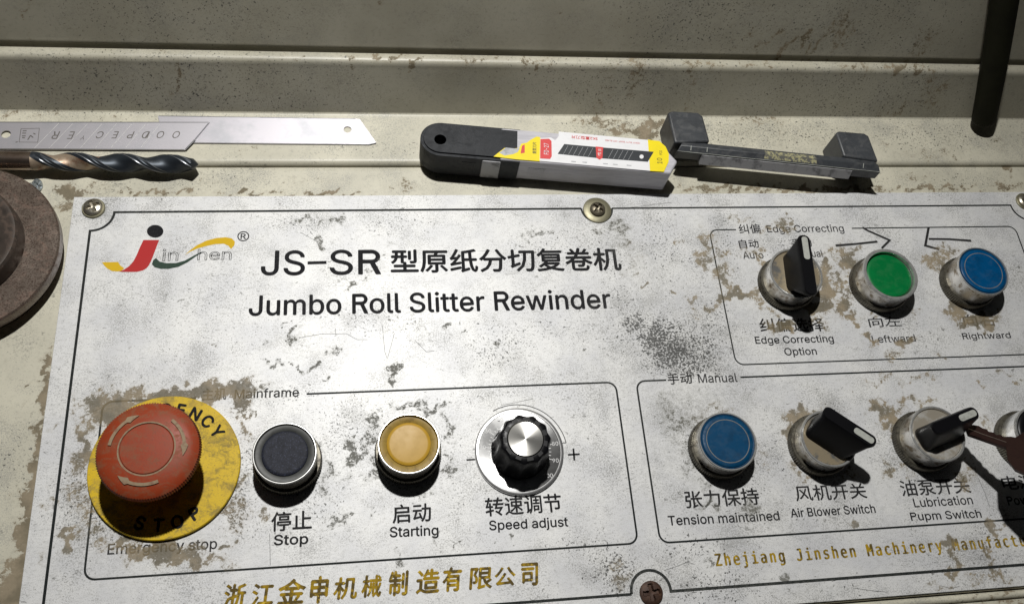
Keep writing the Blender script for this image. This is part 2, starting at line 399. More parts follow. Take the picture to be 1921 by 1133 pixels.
def m_plate():
    t = NT('worn_silver_plate')
    v = t.mm()
    a = t.noise(t.mm((0.35, 3.0, 1), (0, 0, 0.02)), 0.9, 4)
    b = t.noise(v, 0.05, 4)
    base = t.mix(t.step(b, 0.3, 0.7), (0.585, 0.59, 0.605), (0.70, 0.70, 0.69))
    base = t.mix(t.math('MULTIPLY', t.step(a, 0.45, 0.7), 0.22), base, (0.42, 0.42, 0.43))
    hz = t.noise(v, 2.2, 3, 0.7)
    base = t.mix(t.math('MULTIPLY', t.step(hz, 0.48, 0.68), 0.5), base, (0.34, 0.34, 0.335))
    md = t.noise(t.mm((1, 1.6, 1)), 0.35, 6, 0.7)
    base = t.mix(t.math('MULTIPLY', t.step(md, 0.50, 0.66), 0.4), base, (0.38, 0.38, 0.37))
    col, r, me, smk, mid, fine = wear_layers(t, base, 0.47, 1.0, metal=0.10, brown=True)
    h = t.math('SUBTRACT', t.math('MULTIPLY', a, 0.3), smk)
    t.bump(t.math('ADD', h, t.math('MULTIPLY', fine, 0.25)), 0.5, 0.06)
    return t.fin(col, r, me)

def m_ink(name, colr, wear=0.0, gold=False):
    t = NT(name)
    v = t.mm()
    base = colr
    if gold:
        base = t.mix(t.step(t.noise(v, 0.22, 3), 0.42, 0.58), colr, (0.10, 0.07, 0.02))
        base = t.mix(t.step(t.noise(v, 0.5, 3), 0.60, 0.68), base, (0.62, 0.44, 0.05))
    n1 = t.noise(v, 0.9, 5, 0.7)
    n0 = t.noise(v, 0.13, 3)
    wf = t.step(t.math('ADD', t.math('MULTIPLY', n1, 0.8), t.math('MULTIPLY', n0, 0.4)), 0.86 - 0.30 * wear, 0.92 - 0.16 * wear)
    base = t.mix(t.math('MULTIPLY', wf, 0.8), base, (0.45, 0.45, 0.44))
    col, r, me, smk, mid, fine = wear_layers(t, base, 0.6, 0.12, brown=True)
    return t.fin(col, r, 0.0, **{'Specular IOR Level': 0.06})

def m_paint(name, hi, lo, stain_amt=1.0):
    t = NT(name)
    v = t.mm()
    a = t.noise(v, 0.03, 4); b = t.noise(v, 0.5, 5, 0.65)
    base = t.mix(t.step(a, 0.35, 0.65), hi, lo)
    base = t.mix(t.math('MULTIPLY', t.step(b, 0.5, 0.75), 0.35), base, tuple(0.55 * k for k in lo))
    col, r, me, smk, mid, fine = wear_layers(t, base, 0.42, stain_amt, ((0.15, 0.12, 0.07), (0.27, 0.215, 0.14)))
    t.bump(t.math('SUBTRACT', t.math('MULTIPLY', mid, 0.4), smk), 0.5, 0.08)
    return t.fin(col, r, 0.0)

def m_plain(name, col, rough=0.5, metal=0.0, var=0.35, scale=0.4, col2=None, thr=(0.45, 0.7), bump=0.0, grit=None, film=None, gthr=(0.55, 0.68), **kw):
    t = NT(name)
    v = t.mm()
    n = t.noise(v, scale, 5, 0.65)
    c2 = col2 or tuple(k * (1 - var) for k in col)
    c = t.mix(t.step(n, *thr), col, c2)
    if grit:
        g = t.noise(v, 1.6, 4, 0.7)
        c = t.mix(t.math('MULTIPLY', t.step(g, *gthr), grit[0]), c, grit[1])
    r = t.math('ADD', rough - 0.06, t.math('MULTIPLY', n, 0.14))
    if film:      # greasy dust film with finger-sized patches
        p = t.noise(t.mm((1, 1.4, 1), (0, 0, 0.6)), 0.16, 6, 0.7, 0.8)
        p = t.math('ADD', p, t.math('MULTIPLY', t.math('SUBTRACT', t.noise(v, 1.4, 3, 0.7), 0.5), 0.3))
        pf = t.step(p, 0.46, 0.66)
        c = t.mix(t.math('MULTIPLY', pf, film[0]), c, film[1])
        r = t.math('ADD', r, t.math('MULTIPLY', pf, 0.2))
    if bump: t.bump(t.noise(v, 2.0, 4), bump, 0.06)
    return t.fin(c, r, metal, **kw)

M = {}
M['plate'] = m_plate()
M['ink'] = m_ink('black_print', (0.012, 0.012, 0.014), 0.05)
M['ink_worn'] = m_ink('worn_grey_print', (0.022, 0.022, 0.024), 0.3)
M['ink_line'] = m_ink('black_engraved_line', (0.012, 0.015, 0.015), 0.12)
M['ink_red'] = m_ink('red_print', (0.42, 0.035, 0.035), 0.05)
M['ink_yellow'] = m_ink('yellow_print', (0.62, 0.40, 0.02), 0.1)
M['ink_green'] = m_ink('dark_green_print', (0.035, 0.06, 0.045), 0.1)
M['ink_gold'] = m_ink('gold_print', (0.34, 0.22, 0.015), 0.05, gold=True)
M['marker'] = m_ink('black_marker', (0.025, 0.025, 0.025), 0.0)
M['cream'] = m_paint('cream_machine_paint', (0.55, 0.525, 0.425), (0.47, 0.45, 0.365), 0.8)
M['cream_shaded'] = m_paint('shaded_cream_paint', (0.42, 0.40, 0.325), (0.36, 0.34, 0.27), 0.45)  # darker copy of the cream: shade of riser and cover put into the colour
M['void'] = m_plain('dark_gap', (0.012, 0.011, 0.008), 0.8)
M['chrome'] = m_plain('bright_bezel_metal', (0.72, 0.72, 0.70), 0.24, 0.75, 0.35, 0.3)
M['barrel'] = m_plain('tarnished_barrel_metal', (0.60, 0.59, 0.57), 0.28, 0.92, 0.6, 0.25, (0.20, 0.16, 0.11), (0.5, 0.65))
M['ring'] = m_plain('dark_knurled_metal', (0.13, 0.12, 0.095), 0.42, 0.7, 0.5, 0.5, (0.04, 0.036, 0.03))
M['black'] = m_plain('black_plastic', (0.004, 0.004, 0.005), 0.34, 0, 0.2, 0.4, **{'Specular IOR Level': 0.2})
M['black_soft'] = m_plain('grained_black_cap', (0.010, 0.012, 0.022), 0.6, 0, 0.3, 0.5, (0.006, 0.007, 0.012), bump=0.8, grit=(0.8, (0.055, 0.065, 0.11)), **{'Specular IOR Level': 0.25})
M['rim_grey'] = m_plain('grey_rubber_rim', (0.045, 0.047, 0.044), 0.5, 0, 0.4, 0.4)
M['grey_groove'] = m_plain('dusty_groove', (0.16, 0.16, 0.15), 0.7)
M['blue'] = m_plain('blue_plastic_cap', (0.0, 0.06, 0.17), 0.36, 0, 0.25, 0.2, film=(0.10, (0.06, 0.12, 0.18)))
M['blue_dark'] = m_plain('deep_blue_plastic', (0.006, 0.05, 0.12), 0.4)
M['blue_dull'] = m_plain('dull_blue_plastic_cap', (0.0, 0.045, 0.115), 0.4, 0, 0.3, 0.2, film=(0.12, (0.05, 0.09, 0.12)))
M['green'] = m_plain('green_plastic_cap', (0.0, 0.125, 0.03), 0.38, 0, 0.35, 0.12, (0.0, 0.15, 0.035), film=(0.10, (0.06, 0.20, 0.09)))
M['green_dark'] = m_plain('dark_green_rim', (0.012, 0.06, 0.02), 0.5)
M['amber'] = m_plain('amber_plastic_cap', (0.46, 0.27, 0.03), 0.36, 0, 0.3, 0.2, (0.42, 0.245, 0.025))
M['amber_dark'] = m_plain('dirty_amber_rim', (0.30, 0.20, 0.045), 0.45, 0, 0.3, 0.4, (0.20, 0.13, 0.03))
M['red'] = m_plain('worn_red_plastic', (0.27, 0.042, 0.014), 0.42, 0, 0.3, 0.16, (0.23, 0.055, 0.025), bump=0.3, film=(0.6, (0.19, 0.095, 0.05)), grit=(0.6, (0.15, 0.04, 0.03)), **{'Specular IOR Level': 0.35})
M['dusty'] = m_plain('dust_in_grooves', (0.27, 0.20, 0.125), 0.8, 0, 0.3, 0.5, (0.20, 0.11, 0.07))
M['yellow'] = m_plain('stained_yellow_plate', (0.62, 0.42, 0.004), 0.5, 0, 0.3, 0.07, (0.40, 0.27, 0.03), (0.5, 0.68), film=(0.75, (0.22, 0.175, 0.065)), grit=(0.6, (0.16, 0.12, 0.035)), **{'Specular IOR Level': 0.3})
M['disc'] = m_plain('stained_selector_disc', (0.30, 0.25, 0.17), 0.4, 0.5, 0.4, 0.12, (0.13, 0.13, 0.125), (0.45, 0.6))
M['disc_clean'] = m_plain('grey_selector_disc', (0.30, 0.27, 0.22), 0.4, 0.3, 0.4, 0.12, (0.42, 0.41, 0.38), (0.45, 0.6))
M['strip'] = m_plain('grey_pointer_strip', (0.36, 0.37, 0.34), 0.5, 0, 0.3, 0.5)
M['steel'] = m_plain('blade_steel', (0.50, 0.485, 0.52), 0.40, 0.75, 0.12, 0.05, (0.40, 0.40, 0.43))
M['steel_dark'] = m_plain('stamped_blade_mark', (0.13, 0.12, 0.11), 0.5, 0.5)
M['steel_light'] = m_plain('blade_score_line', (0.85, 0.84, 0.85), 0.3, 0.6)
M['steel_edge'] = m_plain('blade_edge', (0.25, 0.25, 0.26), 0.35, 0.9)
M['drill'] = m_plain('black_oxide_steel', (0.035, 0.042, 0.052), 0.42, 0.6, 0.4, 0.1, (0.03, 0.036, 0.042))
M['drill_edge'] = m_plain('worn_cutting_margin', (0.30, 0.31, 0.33), 0.35, 0.7, 0.5, 0.3)
M['drill_shank'] = m_plain('drill_shank_steel', (0.34, 0.27, 0.22), 0.26, 0.95, 0.4, 0.1, (0.22, 0.16, 0.13))
M['bronze'] = m_plain('bare_flute_steel', (0.38, 0.30, 0.22), 0.42, 0.5, 0.4, 0.25, (0.20, 0.09, 0.05))
M['zinc'] = m_plain('zinc_screw_steel', (0.48, 0.53, 0.56), 0.32, 0.7, 0.4, 0.5)
M['screw'] = m_plain('dull_screw_steel', (0.46, 0.43, 0.36), 0.32, 0.9, 0.5, 0.4, (0.25, 0.22, 0.17))
M['washer'] = m_plain('grimy_washer', (0.25, 0.235, 0.16), 0.45, 0.6, 0.4, 0.3, (0.22, 0.20, 0.13))
M['screw_dark'] = m_plain('grimy_screw_head', (0.16, 0.14, 0.10), 0.4, 0.6, 0.5, 0.6, (0.07, 0.06, 0.045))
M['rust'] = m_plain('rusty_screw', (0.045, 0.022, 0.014), 0.6, 0.3, 0.4, 0.6, (0.09, 0.045, 0.026), bump=0.5)
M['flange'] = m_plain('worn_painted_flange', (0.17, 0.135, 0.11), 0.32, 0.6, 0.3, 0.12, (0.22, 0.18, 0.15), bump=0.4, gthr=(0.50, 0.60), grit=(0.9, (0.06, 0.036, 0.028)), film=(0.4, (0.13, 0.07, 0.05)))
M['hub'] = m_plain('dark_hub_metal', (0.045, 0.034, 0.027), 0.5, 0.3, 0.4, 0.15, bump=0.3, film=(0.5, (0.12, 0.08, 0.06)))
M['case_black'] = m_plain('charcoal_grained_plastic', (0.010, 0.012, 0.016), 0.5, metal=0, var=0.2, scale=0.3, film=(0.2, (0.045, 0.045, 0.045)), bump=0.7, grit=(0.35, (0.035, 0.04, 0.05)), **{'Specular IOR Level': 0.3})
M['handle'] = m_plain('grey_handle_plastic', (0.042, 0.046, 0.052), 0.4, 0, 0.35, 0.15, (0.028, 0.031, 0.035), bump=0.2, grit=(0.3, (0.085, 0.09, 0.095)), film=(0.4, (0.09, 0.09, 0.09)))
M['handle_face'] = m_plain('pale_handle_face', (0.32, 0.32, 0.33), 0.4, 0.2, 0.4, 0.15, (0.10, 0.10, 0.105))
M['handle_scuff'] = m_plain('old_yellow_paint', (0.34, 0.32, 0.18), 0.7, 0, 0.5, 0.7, (0.10, 0.10, 0.09), (0.45, 0.55))
M['key'] = m_plain('brown_key_metal', (0.045, 0.022, 0.018), 0.38, 0.7, 0.4, 0.2, (0.03, 0.014, 0.012))
M['key_edge'] = m_plain('worn_key_edge', (0.40, 0.34, 0.30), 0.3, 0.9)
M['shadow_rod'] = m_plain('dark_olive_shadow', (0.011, 0.011, 0.005), 0.7, 0, 0.4, 0.05, **{'Specular IOR Level': 0.15})
M['paper_white'] = m_plain('white_label_paper', (0.74, 0.74, 0.76), 0.45, 0, 0.06, 0.2)
M['paper_yellow'] = m_plain('yellow_label_print', (0.82, 0.66, 0.0), 0.45, 0, 0.06, 0.2)
M['paper_red'] = m_plain('red_label_print', (0.62, 0.05, 0.05), 0.45, 0, 0.1, 0.2)
M['paper_black'] = m_plain('black_label_print', (0.022, 0.026, 0.032), 0.45, 0, 0.1, 0.2)
M['paper_grey'] = m_plain('grey_label_print', (0.42, 0.43, 0.45), 0.5)
M['dial'] = m_plain('turned_dial_face', (0.50, 0.50, 0.50), 0.3, 1.0, 0.4, 0.15, (0.34, 0.34, 0.34), (0.5, 0.62))
M['dial_bright'] = m_plain('polished_dial_metal', (0.85, 0.85, 0.85), 0.25, 0.9, 0.1)
M['white'] = m_plain('white_dial_print', (0.80, 0.80, 0.80), 0.5)
M['spun'] = m_plain('spun_knob_cap', (0.62, 0.61, 0.58), 0.28, 1.0, 0.25, 0.2)
for k in ('blue', 'blue_dull', 'blue_dark', 'green', 'amber', 'amber_dark', 'red'):     # matte, hand-worn plastic
    M[k].node_tree.nodes['Principled BSDF'].inputs['Specular IOR Level'].default_value = 0.2
def m_sleeve():
    t = NT('frosted_plastic_sleeve')
    n = t.noise(t.mm((0.1, 1, 1), (0, 0, -0.08)), 0.8, 3)
    c = t.mix(t.step(n, 0.4, 0.65), (0.62, 0.61, 0.65), (0.52, 0.51, 0.55))
    return t.fin(c, 0.3, 0.0, **{'Transmission Weight': 0.15, 'IOR': 1.46})
M['sleeve'] = m_sleeve()
def m_spun(k):
    t = M[k].node_tree
    b = t.nodes['Principled BSDF']; b.inputs['Anisotropic'].default_value = 0.85
    tg = t.nodes.new('ShaderNodeTangent'); tg.direction_type = 'RADIAL'; tg.axis = 'Z'
    t.links.new(tg.outputs[0], b.inputs['Tangent'])
m_spun('spun'); m_spun('dial')

# ------------------------------------------------------------------ lettering
def load_font(fn):
    try:
        p = os.path.join(bpy.utils.system_resource('DATAFILES'), 'fonts', fn)
        return bpy.data.fonts.load(p)
    except Exception:
        return None
F_SANS = load_font('Inter.woff2')
F_MONO = load_font('DejaVuSansMono.woff2')

def text_geo(s, font=None, offset=0.0, outline=0.0, shear=0.0, space=1.0, res=3, raw=False):
    if not raw and font is not None and font == F_SANS and not outline and ('R' in s or 'P' in s):
        # P and R of this face have crossing outlines that fill wrongly: redraw them as strokes
        vs, fs = text_geo(s, font, offset, 0, 0, space, res, True)
        cp = text_geo('H', font, raw=True)[0][:, 1].max(); sw = 0.128 * cp
        for i, ch in enumerate(s):
            if ch not in 'PR': continue
            g = text_geo(ch, font, raw=True)[0]; wg = g[:, 0].max() - g[:, 0].min()
            xr = text_geo(s[:i + 1], font, offset, 0, 0, space, res, True)[0][:, 0].max(); xl = xr - wg
            fs = [f for f in fs if not (xl - .012 < np.mean([vs[q][0] for q in f]) < xr + .012)]
            hb = 0.545 * cp; r1 = hb / 2; cx_ = xl + (wg * (.97 if ch == 'R' else 1.0)) - r1; cy_ = cp - r1
            quads = [[(xl, 0), (xl + sw, 0), (xl + sw, cp), (xl, cp)], [(xl, cp - sw), (cx_, cp - sw), (cx_, cp), (xl, cp)], [(xl, cp - hb), (cx_, cp - hb), (cx_, cp - hb + sw), (xl, cp - hb + sw)]]
            for k in range(12):
                a0, a1 = -math.pi / 2 + math.pi * k / 12, -math.pi / 2 + math.pi * (k + 1) / 12
                quads.append([(cx_ + (r1 - sw) * math.cos(a0), cy_ + (r1 - sw) * math.sin(a0)), (cx_ + r1 * math.cos(a0), cy_ + r1 * math.sin(a0)), (cx_ + r1 * math.cos(a1), cy_ + r1 * math.sin(a1)), (cx_ + (r1 - sw) * math.cos(a1), cy_ + (r1 - sw) * math.sin(a1))])
            if ch == 'R': quads.append([(xl + .50 * wg, cp - hb + .3 * sw), (xr - 1.22 * sw, 0), (xr, 0), (xl + .50 * wg + 1.2 * sw, cp - hb + .3 * sw)])
            for k, q in enumerate(quads):
                b_ = len(vs); vs = np.vstack([vs, [(x, y, (k % 9) * .0009) for x, y in q]]); fs.append((b_, b_ + 1, b_ + 2, b_ + 3))
        # drop unused points
        used = sorted({q for f in fs for q in f}); mp = {q: k for k, q in enumerate(used)}
        vs = vs[used]; fs = [tuple(mp[q] for q in f) for f in fs]
        if shear: vs[:, 0] += shear * vs[:, 1]
        return vs, fs
    c = bpy.data.curves.new('text', 'FONT')
    c.body = s
    if font is not None: c.font = font
    c.resolution_u = res
    c.offset = offset
    c.shear = shear
    c.space_character = space
    if outline:
        c.fill_mode = 'NONE'; c.bevel_depth = outline; c.bevel_resolution = 0
    o = bpy.data.objects.new('text', c)
    C.objects.link(o)
    dg = bpy.context.evaluated_depsgraph_get()
    me = bpy.data.meshes.new_from_object(o.evaluated_get(dg))
    vs = np.array([v.co[:] for v in me.vertices]) if len(me.vertices) else np.zeros((0, 3))
    fs = [tuple(p.vertices) for p in me.polygons]
    bpy.data.objects.remove(o); bpy.data.curves.remove(c); bpy.data.meshes.remove(me)
    # overlapping contours of a glyph would be coplanar: every face gets its own tiny height
    if not outline and len(vs):
        nv, nf = [], []
        for k, f in enumerate(fs):
            nf.append(tuple(range(len(nv), len(nv) + len(f))))
            for q in f: nv.append((vs[q][0], vs[q][1], (k % 9) * 0.0009))
        vs, fs = np.array(nv), nf
    return vs, fs

CAPH = {}
def cap_height(font):
    k = font.name if font else ''
    if k not in CAPH:
        v, _ = text_geo('H', font); CAPH[k] = v[:, 1].max()
    return CAPH[k]

def fit_text(mb, s, xl, xr, ybl, ybr, yt, font=None, bold=0.0, z=0.05, pz=0.0, box=None, bottom=None, flip=False, **kw):
    """put a string between two points of a plane; box=True fits the ink box, else baseline and capital height"""
    vs, fs = text_geo(s, font, 0.0, **kw)
    if box is None: box = font is None
    A = np.array(P(xl, ybl, pz)); B = np.array(P(xr, ybr, pz)); T = np.array(P(xl, yt, pz))
    L = np.linalg.norm(B - A); ex = (B - A) / L; ey = np.array([-ex[1], ex[0]])
    H = abs(np.dot(T - A, ey))
    x0, x1 = vs[:, 0].min(), vs[:, 0].max()
    if box: y0, y1 = vs[:, 1].min(), vs[:, 1].max()
    else: y0, y1 = 0.0, cap_height(font)
    u = (vs[:, 0] - x0) / (x1 - x0); v = (vs[:, 1] - y0) / (y1 - y0)
    if flip: u = 1 - u; v = 1 - v
    pts = A + np.outer(u * L, ex) + np.outer(v * H, ey)
    zz = z + (vs[:, 2] if not kw.get('outline') else vs[:, 2] * 0)
    out = [(p[0], p[1], zz[i]) for i, p in enumerate(pts)]
    fs2 = []
    for f in fs:
        a = 0
        for i in range(len(f)):
            p, q = out[f[i]], out[f[(i + 1) % len(f)]]
            a += p[0] * q[1] - q[0] * p[1]
        fs2.append(f if a > 0 else f[::-1])
    mb.add(out, fs2)
    if not kw.get('outline') and not flip:
        d = ((bold * 1.6 + 0.012) if font is not None else bold * 1.1) * H
        for k, (sx, sy) in enumerate(((1, 0), (-1, 0), (0, 1), (0, -1))):
            mb.add([(p[0] + sx * d, p[1] + sy * d, p[2] + .009 * (k + 1)) for p in out], fs2)

plate = thing('control_plate', 'large worn silver control plate with black print, frames and gold company name', 'nameplate', *P(700, 600), 0)
PX, PY = P(700, 600)
def on_plate(mb, name, mat, label=None):
    o = mb.build(name, mat, plate, smooth=0, origin=(PX, PY, 0))
    add_wear(o, PX, PY)
    if label: o['label'] = label
    return o

LINES = [  # text, x left, x right, baseline left, baseline right, top at left, font, bold, material
 ('JS', 489.5, 571, 516, 515.5, 471, 'S', .003, 'ink'), ('SR', 619, 714.5, 515, 514, 470, 'S', .003, 'ink'),
 ('型原纸分切复卷机', 734, 1166, 512, 507, 469, 'C', .012, 'ink'),
 ('Jumbo Roll Slitter Rewinder', 467, 1147, 592, 578, 555.5, 'S', .008, 'ink'),
 ('手动', 1254, 1299, 721, 719, 701, 'C', .006, 'ink'), ('Manual', 1311, 1384, 718, 716, 701.5, 'S', .0, 'ink_worn'),
 ('纠偏', 1388, 1428, 439, 438, 421, 'C', .0, 'ink_worn'), ('Edge Correcting', 1440, 1584, 436, 435, 423, 'S', .0, 'ink_worn'),
 ('自动', 1388, 1424.5, 466, 465, 450, 'C', .004, 'ink_worn'), ('Auto', 1395, 1433, 485.5, 485, 472.5, 'S', 0, 'ink_worn'),
 ('手动', 1487, 1524, 464, 463, 448, 'C', .0, 'ink_worn'), ('Manual', 1492, 1545, 483, 482, 470, 'S', 0, 'ink_worn'),
 ('纠偏选择', 1427.6, 1548.8, 623, 621, 598, 'C', .006, 'ink'),
 ('Edge Correcting', 1418, 1564.7, 644.8, 641.5, 631.6, 'S', .006, 'ink'), ('Option', 1473, 1533, 666.5, 665, 653, 'S', .006, 'ink_worn'),
 ('向左', 1632, 1692, 614, 612, 595, 'C', .0, 'ink_worn'), ('Leftward', 1637.8, 1718.5, 643, 640.5, 630, 'S', .0, 'ink_worn'),
 ('向右', 1810, 1869, 612, 611, 590, 'C', .0, 'ink_worn'), ('Rightward', 1807, 1897, 636.4, 634, 625, 'S', .004, 'ink'),
 ('主机', 379, 424, 751, 749, 729, 'C', .0, 'ink_worn'), ('Mainframe', 440, 560.4, 747.5, 743.5, 731, 'S', .004, 'ink'),
 ('急停', 255, 340, 1012, 1008, 975, 'C', .0, 'ink'), ('Emergency stop', 201.5, 406.5, 1039.5, 1028.5, 1020, 'S', .006, 'ink_worn'),
 ('停止', 508.8, 584.5, 996.5, 992, 961, 'C', .008, 'ink'), ('Stop', 514, 577.6, 1022, 1019, 1003.5, 'S', .016, 'ink'),
 ('启动', 737, 808.9, 981.5, 977, 947, 'C', .008, 'ink'), ('Starting', 731.7, 822.3, 1007, 1003, 988.5, 'S', .012, 'ink'),
 ('转速调节', 912, 1054.5, 968.5, 959, 934, 'C', .006, 'ink'), ('Speed adjust', 918.5, 1066, 994, 986.5, 976.5, 'S', .010, 'ink'),
 ('张力保持', 1288, 1426, 953, 946, 921, 'C', .006, 'ink'), ('Tension maintained', 1254.8, 1463, 985, 975, 967.5, 'S', .008, 'ink'),
 ('风机开关', 1494.7, 1627.8, 940, 934, 911, 'C', .004, 'ink'), ('Air Blower Switch', 1484.7, 1643, 970, 961, 954, 'S', .008, 'ink'),
 ('油泵开关', 1693, 1823, 931, 924, 901, 'C', .004, 'ink_worn'), ('Lubrication', 1716, 1826, 951, 945, 934.5, 'S', .004, 'ink_worn'),
 ('Pupm Switch', 1710, 1842, 976, 970, 961, 'S', .008, 'ink_worn'),
 ('电源开关', 1884, 2016, 919, 911, 893, 'C', .004, 'ink_worn'), ('Power Switch', 1892, 2018, 947, 940, 931, 'S', .006, 'ink'),
]
for s, xl, xr, yl, yr, yt, fk, off, mk in LINES:
    mb = MB()
    fit_text(mb, s, xl, xr, yl, yr, yt, F_SANS if fk == 'S' else None, off if fk == 'S' else off + .010)
    on_plate(mb, 'lettering', M[mk])
def stroke(name, pts, wd, mk, z=0.04, closed=False):
    mb = MB(); mb.ribbon(pts, wd, z, closed); return on_plate(mb, name, M[mk])
# dash, minus, plus
for a, b, wd in (((577, 493.5), (612.5, 492.5), 1.6), ((875, 862.5), (891, 861.5), 0.75), ((1065.4, 852.8), (1087.6, 851.6), 0.85), ((1075.6, 841), (1077.5, 863.5), 0.85)):
    stroke('lettering', [P(*a), P(*b)], wd, 'ink')
# gold Chinese company name, glyph by glyph
mb = MB()
for ch, x0, x1, yb, yt in (('浙', 419, 460, 1140, 1097), ('江', 472, 512, 1136, 1096), ('金', 521, 573, 1133, 1088), ('申', 582, 616, 1131, 1082), ('机', 626, 669, 1124, 1084), ('械', 679, 716, 1120, 1080),
                       ('制', 731, 767, 1117, 1072), ('造', 781, 825, 1113, 1069), ('有', 832, 868, 1109, 1065), ('限', 881, 923, 1105, 1066), ('公', 930, 968, 1099, 1065), ('司', 981, 1012, 1098, 1057)):
    fit_text(mb, ch, x0, x1, yb, yb - 0.068 * (x1 - x0), yt, None, .030, shear=0.12, z=0.05)
on_plate(mb, 'lettering', M['ink_gold'], 'gold Chinese company name in brush style characters')
mb = MB()
F = F_MONO or F_SANS
word = 'Zhejiang Jinshen Machinery Manufacturing'
A, B = P(1343, 1061), P(1911, 1024)
px = (B[0] - A[0]) / 34.75
ch_h = P(1343, 1038.5)[1] - A[1]
capm = cap_height(F)
for i, chh in enumerate(word):
    if chh == ' ': continue
    vs, fs = text_geo(chh, F, 0.0)
    k = ch_h / capm; kx = px / 0.602 if F_MONO else k
    slope = (B[1] - A[1]) / (B[0] - A[0])
    out = [(A[0] + i * px + p[0] * kx * 1.06 - .1, A[1] + slope * i * px + p[1] * k, 0.05) for p in vs]
    for k, (sx, sy) in enumerate(((0, 0), (.26, 0), (-.26, 0), (.12, .14), (-.12, -.14))):
        mb.add([(p[0] + sx, p[1] + sy, p[2] + k * .008) for p in out], fs)
on_plate(mb, 'lettering', M['ink_gold'], 'gold English company name in typewriter letters')

# frames and border
def Y(x, y): return P(x, y)[1]
def X(x, y): return P(x, y)[0]
bt, bb, bl = Y(1000, 392.3), Y(1460, 1093.3), X(138, 680)
ar = X(215, 396) - bl
br = X(1895, 383) + ar
tmx, tmy = P(1120, 396); bmx, bmy = P(1222, 1112)
tr_, br_ = 8.0, 8.6
pts = [(tmx - tr_, bt), (bl + ar, bt)] + arc(bl - 0.0, bt + 0.0, ar, 0, -90, 12)[1:] + [(bl, bb + 10)] + [(bl, bb + ar)] + arc(bl, bb, ar, 90, 0, 12)[1:] + [(bmx - br_, bb)]
stroke('border_line', pts, 1.15, 'ink_line')
stroke('border_line', [(tmx + tr_, bt), (br - ar, bt)] + arc(br, bt, ar, 180, 270, 12)[1:] + [(br, bb)], 0.95, 'ink_line')
stroke('border_line', arc(tmx, bt, tr_, 180, 360, 20), 1.0, 'ink_line')
stroke('border_line', [(bmx - br_, bb)] + arc(bmx, bb + 0.6, br_, 178, 2, 24) + [(bmx + br_, bb), (br, bb)], 1.25, 'ink_line')
def frame(x0, x1, y0, y1, g0, g1, r, wd=0.85):
    """rounded frame open between g0 and g1 on its top side"""
    p = [(g0, y1), (x0 + r, y1)] + arc(x0 + r, y1 - r, r, 90, 180, 6)[1:] + [(x0, y0 + r)] + arc(x0 + r, y0 + r, r, 180, 270, 6)[1:] + [(x1 - r, y0)] + \
        arc(x1 - r, y0 + r, r, 270, 360, 6)[1:] + [(x1, y1 - r)] + arc(x1 - r, y1 - r, r, 0, 90, 6)[1:] + [(g1, y1)]
    q = []
    for a, b in zip(p[:-1], p[1:]):       # long sides in short pieces so that the wear map applies
        n = max(1, int(math.hypot(b[0] - a[0], b[1] - a[1]) / 4))
        q += [(a[0] + (b[0] - a[0]) * k / n, a[1] + (b[1] - a[1]) * k / n) for k in range(n)]
    stroke('frame_line', q + [p[-1]], wd, 'ink_line')
frame(X(172, 950), X(1176, 870), Y(700, 1051.5), Y(860, 728), X(368, 748), X(575, 738.5), 4.2)
frame(X(1218, 880), X(1921, 700) + 60, Y(1661, 990), Y(1661, 697.2), X(1250, 713), X(1389, 708), 4.2)
frame(X(1354, 550), X(1902, 434) + 1.5, Y(1661, 674.3), Y(1611, 428.4), X(1381, 431.5), X(1598, 428), 4.2, 0.7)
# hand drawn marker arrows
mb = MB()
mb.ribbon([P(1567.6, 461), P(1605, 458), P(1646, 453.5)], [1.5, 1.2, 1.3], 0.07); mb.ribbon([P(1618, 427), P(1628, 433), P(1669, 451), P(1654, 466)], 1.2, 0.075)
on_plate(mb, 'marker_arrow', M['marker'], 'hand drawn black arrow pointing right')
mb = MB()
mb.ribbon([P(1742, 427), P(1735.7, 461), P(1762, 468)], 1.35, 0.07); mb.ribbon([P(1742, 448.5), P(1780, 449), P(1822, 452)], [1.2, 1.2, 1.4], 0.075)
on_plate(mb, 'marker_arrow', M['marker'], 'hand drawn black arrow pointing left')

# company logo
def lg(lst): return [P(160 + a / 6.003, 400 + b / 6.003) for a, b in lst]
def smoothp(pts, it=2):
    for _ in range(it):
        q = []
        for i in range(len(pts)):
            a, b = pts[i], pts[(i + 1) % len(pts)]
            q += [(a[0] * .75 + b[0] * .25, a[1] * .75 + b[1] * .25), (a[0] * .25 + b[0] * .75, a[1] * .25 + b[1] * .75)]
        pts = q
    return pts
mb = MB(); mb.sheet(lg([(787 + 93 * math.cos(a), 205 + 72 * math.sin(a)) for a in [i * math.pi / 16 for i in range(32)]]), 0.05); on_plate(mb, 'logo_dot', M['ink'])
mb = MB(); mb.sheet(lg([(655, 303), (832, 303), (795, 400), (765, 480), (745, 530), (715, 590), (690, 620), (650, 645), (580, 662), (480, 663), (375, 660), (430, 640), (490, 600), (540, 545), (580, 470), (615, 385)]), 0.05); on_plate(mb, 'logo_stroke', M['ink_red'], 'red slanted letter stem of the logo')
mb = MB(); mb.sheet(lg([(188, 553), (370, 550), (395, 590), (440, 622), (405, 650), (360, 657), (300, 652), (245, 622), (212, 588)]), 0.055); on_plate(mb, 'logo_stroke', M['ink_yellow'], 'yellow foot of the logo letter')
mb = MB(); mb.sheet(lg([(1118, 472), (1180, 420), (1260, 360), (1370, 308), (1480, 280), (1580, 272), (1650, 285), (1685, 320), (1680, 360), (1642, 405), (1612, 368), (1560, 345), (1460, 350), (1360, 372), (1260, 400), (1180, 435)]), 0.05); on_plate(mb, 'logo_stroke', M['ink_yellow'], 'yellow swoosh of the logo')
